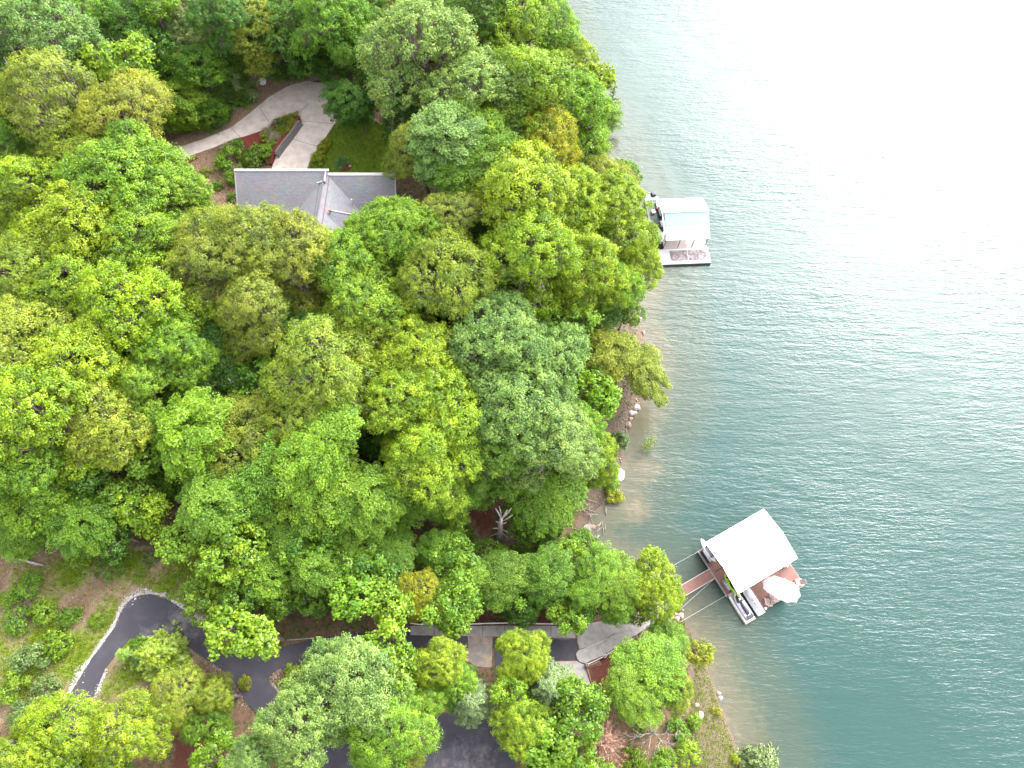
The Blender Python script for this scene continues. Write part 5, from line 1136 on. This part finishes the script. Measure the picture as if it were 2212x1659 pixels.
b = MB(); b.tube([(0,0,0),(.1,.05,1.4),(.05,0,2.6)], [.12,.1,.07], 7); b.build('trunk', BARE, t)
link('branches', branchy('branches', BARE, (.05,0,2.6), r, 4, 1.45, .085, .02, .5, 6), t)
# snag: tall broken stump with short limbs
x, y, z = hit(1078, 1165); t = thing('snag', 'dead grey snag trunk with stubby broken limbs', 'dead tree', (x, y, z-.1))
top = (.35,1.1,6.0); P = [Vector((0,0,0)),Vector((.05,.15,1.5)),Vector((.25,.5,3.2)),Vector((.2,.8,4.6)),Vector(top)]
b = MB(); b.tube(P, [.42,.33,.28,.26,.16], 10); b.build('trunk', BARE, t, smooth=True)
for k, (h, a, l, w, e) in enumerate([(5.9,2.2,1.5,.10,.8),(6.0,1.8,1.7,.05,.9),(5.6,.9,1.5,.12,.8),(5.7,.7,1.9,.09,.7),(5.0,.4,1.7,.10,.6),(4.7,2.9,.6,.10,.5),(4.4,.2,.8,.08,.5),(3.5,3.3,.9,.09,.1),(3.1,-.35,2.0,.07,-.35),(2.6,-.7,1.3,.05,-.5),(2.4,3.5,1.3,.05,-.2),(1.6,-.5,1.2,.03,-.6)]):
    s_ = h/6.0; i = min(3, int(s_*4)); p = P[i]+(P[i+1]-P[i])*(s_*4-i) if s_ < 1 else P[4]
    d = Vector((math.cos(a)*math.cos(e), math.sin(a)*math.cos(e), math.sin(e))); b = MB(); b.tube([p, p+d*l*.55+Vector((.05,-.04,.03)), p+d*l], [w, w*.85, w*.6], 6); b.build('limb', BARE, t, smooth=True)
x, y, z = hit(1100, 1165, .3); tag(link('root_mass', branchy('root_mass', DRIFT, (0,0,.2), r, 3, .55, .03, -.1, .7, 9), None, (x, y, z+.1)), 'tangled dry roots at the right of the snag', 'roots')
# broken leaning trunk in the forest gap
p0, p1 = hit(560, 885), hit(522, 850, 5.5)
t = thing('broken_trunk', 'broken dead trunk sticking out of the dark forest gap', 'dead tree', (p0[0], p0[1], p0[2]))
e = Vector((p1[0]-p0[0], p1[1]-p0[1], p1[2]+9.5-p0[2])); b = MB(); b.tube([(0,0,-.2), e*.5+Vector((.1,0,0)), e*.85, e], [.24,.2,.15,.03], 8); b.build('trunk', BARE, t, smooth=True)
b = MB(); b.tube([e*.8, e*.8+Vector((.5,.3,.6))], [.06,.02], 5); b.build('limb', BARE, t)
# fallen log in the clearing
p0, p1 = hit(14, 1202), hit(96, 1222); t = thing('fallen_log', 'pale grey fallen log lying at the left edge of the clearing', 'log', (p0[0], p0[1], p0[2]+.12))
e = Vector((p1[0]-p0[0], p1[1]-p0[1], p1[2]-p0[2]+.1)); b = MB(); b.tube([(0,0,0), e*.4+Vector((0,.05,.05)), e*.8, e], [.10,.13,.14,.11], 8); b.build('trunk', BARE, t, smooth=True); b = MB(); b.tube([e*.55, e*.55+Vector((.1,.35,.25))], [.05,.03], 5); b.build('branch_stub', BARE, t)
# driftwood in the cove
gd = 'driftwood sticks in the cove'
def stick(pa, pb, w, label, group=gd, lift=.12, name='driftwood_stick', cat='driftwood', m=DRIFT):
    a = hit(*pa); c = hit(*pb); A = Vector((a[0], a[1], max(a[2], 0)+lift)); B = Vector((c[0], c[1], max(c[2], 0)+lift*.8)); mid = (A+B)/2+Vector((r.normal(0, .08), r.normal(0, .08), .05)); b = MB(); b.tube([A, mid, B], [w, w*.9, w*.6], 5); tag(b.build(name, m, smooth=True), label, cat, group)
stick((1308,1094),(1309,1115),.07,'straight pale log standing alone in the shallow cove water',None,.05,'floating_log')
stick((1277,1185),(1300,1175),.15,'thick pale log end at the lower side of the cove',None,.2,'drift_log')
stick((1255,1190),(1275,1188),.13,'short thick pale log beside the lower cove crown',None,.2,'drift_log')
stick((1238,1160),(1256,1163),.06,'thin log on the mud left of the driftwood pile',None,.12,'drift_log')
for q in range(26):
    u, v = 1275+r.normal(0, 13), 1148+r.normal(0, 20); a = r.uniform(0, 3.14); l = r.uniform(6, 18)
    stick((u-l*math.cos(a), v-l*math.sin(a)), (u+l*math.cos(a), v+l*math.sin(a)), r.uniform(.018, .04), 'thin bleached driftwood stick in the tangled cove pile', gd, r.uniform(.06, .45))
for q, (pa, pb) in enumerate([((1262,1078),(1290,1086)),((1262,1098),(1285,1106)),((1300,1130),(1302,1160)),((1306,1135),(1306,1150)),((1352,912),(1352,938)),((1345,925),(1356,936))]):
    stick(pa, pb, .035, 'slender bleached branch lying along the waterline', 'branches along the waterline', .1, 'drift_branch')
import bmesh as _bm
def rock(u, v, sz, m, label, group=None, seed=0, flat=.6):
    x, y, z = hit(u, v); rg = np.random.default_rng(seed+900); bm = _bm.new(); _bm.ops.create_icosphere(bm, subdivisions=2, radius=1); sx, sy = rg.uniform(.8, 1.3, 2); ph = rg.uniform(0, 6, 6)
    for q in bm.verts:
        c = q.co; k = 1+.16*math.sin(c.x*3+ph[0])+.14*math.sin(c.y*4+ph[1])+.1*math.sin(c.z*5+ph[2]+c.x*2); q.co = Vector((c.x*sx*k, c.y*sy*k, c.z*flat*k))*sz
    me = bpy.data.meshes.new('rock'); bm.to_mesh(me); bm.free(); me.materials.append(m); tag(link('shore_rock', me, None, (x, y, max(z, -.25)+sz*flat*.35)), label, 'rock', group)
rock(1340,1026,.55,mat('white_rock', (.55,.53,.52), .9, ((.40,.36,.34), 3, .4, .65), bump=.8, bscale=6),'large white boulder at the cove waterline',None,1)
rock(1330,1020,.38,ROCKW,'grey rock tucked behind the large white boulder',None,2)
rock(1514,1544,.30,mat('white_rock'),'white rock on the bare lower bank',None,3)
rock(1552,1498,.32,ROCKB,'brown rock at the waterline below the tiny golden tree',None,4); rock(1556,1508,.26,ROCKW,'pale rock just below the brown waterline rock',None,5); rock(1505,1523,.26,ROCKB,'dark rock among weeds at the top of lower bank',None,6)
for k, (u, v) in enumerate([(1452,1332),(1446,1337),(1460,1326),(1466,1322),(1470,1330),(1440,1341),(1462,1336),(1474,1318),(1432,1346)]): rock(u, v, r.uniform(.2, .38), [mat('tan_rock', (.34,.23,.18), .9, ((.22,.15,.12), 3, .4, .65), bump=.8, bscale=6), ROCKW][k % 2], 'tan riprap rock beside the white landing', 'riprap rocks below the landing', 20+k)
for k, (u, v) in enumerate([(1278,1138),(1268,1142),(1362,905),(1366,893),(1372,660),(1380,690),(1388,720),(1376,880),(1356,918)]): rock(u, v, r.uniform(.25, .5), ROCKW if k % 2 else ROCKB, 'weathered boulder on the rocky bank between far dock and cove', 'boulders on the rocky bank', 40+k)
rock(1198,1248,.5,ROCKB,'brown boulder in the thicket shade',None,60)
x, y, z = hit(1465, 1316); b = MB(); b.tube([(.32*math.cos(q), .32*math.sin(q), 0) for q in np.linspace(0, 6.283, 19)], .09, 7, False); t = thing('old_tyre', 'black tyre lying on the rocks beside the landing', 'tyre', (x, y, z+.35)); b.build('tread', BLACKV, t, smooth=True)
b = MB(); b.tube([(0,0,-.05),(0,0,.06)], .2, 14); b.build('hub', WHITE, t)
# sapling standing in the water
x, y, z = hit(1385, 983); t = thing('water_sapling', 'thin sapling standing in the shallows off the point', 'sapling', (x, y, min(z, -.1)))
e = Vector((1.0,1.3,2.4)); b = MB(); b.tube([(0,0,-.1), e*.5+Vector((-.1,0,.1)), e], [.035,.028,.01], 5); b.build('stem', BARK, t)
n = 420; Pn = np.array([tuple(e*f) for f in r.uniform(.45, 1.05, n)])+r.normal(0, .3, (n,3))*[1.4,1,.6]; me = leaves('leaves', Pn, np.array([0,0,1.])+r.normal(size=Pn.shape)*.5, r.uniform(.09, .18, n), .6, np.clip(.5+.25*r.normal(size=n), 0, 1), LEAF, r); o = link('leaves', me, t); o.color = (.10,.15,.01,1)
# white drain pipe above the concrete lane
pp = [hit(u, v) for u, v in ((886,1346),(905,1349),(935,1350),(980,1348.5),(1020,1348),(1060,1346.5),(1122,1345.5),(1160,1347.5),(1195,1348),(1224,1348.5))]
b = MB(); b.tube([(p[0], p[1], p[2]+.16) for p in pp], .065, 7); tag(b.build('drain_pipe', WHITE, smooth=True), 'long white pipe lying along the concrete lane', 'pipe')
pp = [hit(u, v) for u, v in ((620,1383),(650,1381),(680,1378))]; b = MB(); b.tube([(p[0], p[1], p[2]+.14) for p in pp], .05, 6); tag(b.build('drain_pipe', TRIM, smooth=True), 'short pale pipe at the upper asphalt edge', 'pipe')
x, y, z = hit(921, 1345); b = MB(); b.box((0,0,.2), (.5,.45,.4)); t = thing('utility_box', 'small grey utility box at the end of the white pipe', 'box', (x, y, z)); b.build('body', GREY, t, bevel=.02); b = MB(); b.box((0,0,.43), (.56,.5,.05)); b.build('lid', LGREY, t)
# railing along the garden path
t = thing('path_railing', 'low railing with square brown posts along the garden path', 'railing', (0,0,0)); POSTM = mat('brown_post', (.10,.065,.05), .8, ((.06,.04,.03), 5, .4, .6)); RAILM = mat('pale_rail', (.36,.32,.30), .7, ((.28,.25,.23), 5, .4, .6))
ps = [hit(u, v) for u, v in ((1267,1436),(1305,1418),(1339,1396),(1371,1376))]
for p in ps:
    b = MB(); b.box((p[0], p[1], p[2]+.25), (.3,.3,1.0), R_(28)); po = b.build('post', RAILM, t, bevel=.02); b = MB(); b.box((p[0], p[1], p[2]+.77), (.2,.2,.05), R_(28)); b.build('post_cap', POSTM, po)
for a, c in zip(ps[:-1], ps[1:]):
    for h in (.32, .6): b = MB(); b.tube([(a[0], a[1], a[2]+h), (c[0], c[1], c[2]+h)], .05, 4); b.build('rail', RAILM, t)
t = thing('timber_wall', 'short brown timber retaining wall below the garden path', 'wall', (0,0,0)); a, c = hit(1268, 1440), hit(1294, 1428)
for k in range(4): b = MB(); e = (Vector(c)-Vector(a)); m_ = (Vector(a)+Vector(c))/2; b.box((m_.x+.06*k, m_.y-.1*k, m_.z+.4-.17*k), (e.length, .16, .15), math.atan2(e.y, e.x)); b.build('timber', mat('timber', (.15,.085,.06), .85, ((.10,.055,.04), 4, .4, .65)), t, bevel=.01)
a, c = hit(1264, 1440), hit(1277, 1481); e = Vector(c)-Vector(a); m_ = (Vector(a)+Vector(c))/2; b = MB(); b.box((m_.x+.12, m_.y, m_.z+.1), (e.length, .14, .22), math.atan2(e.y, e.x)); tag(b.build('timber_kerb', mat('timber'), bevel=.02), 'brown timber kerb along the lower concrete pad', 'kerb')
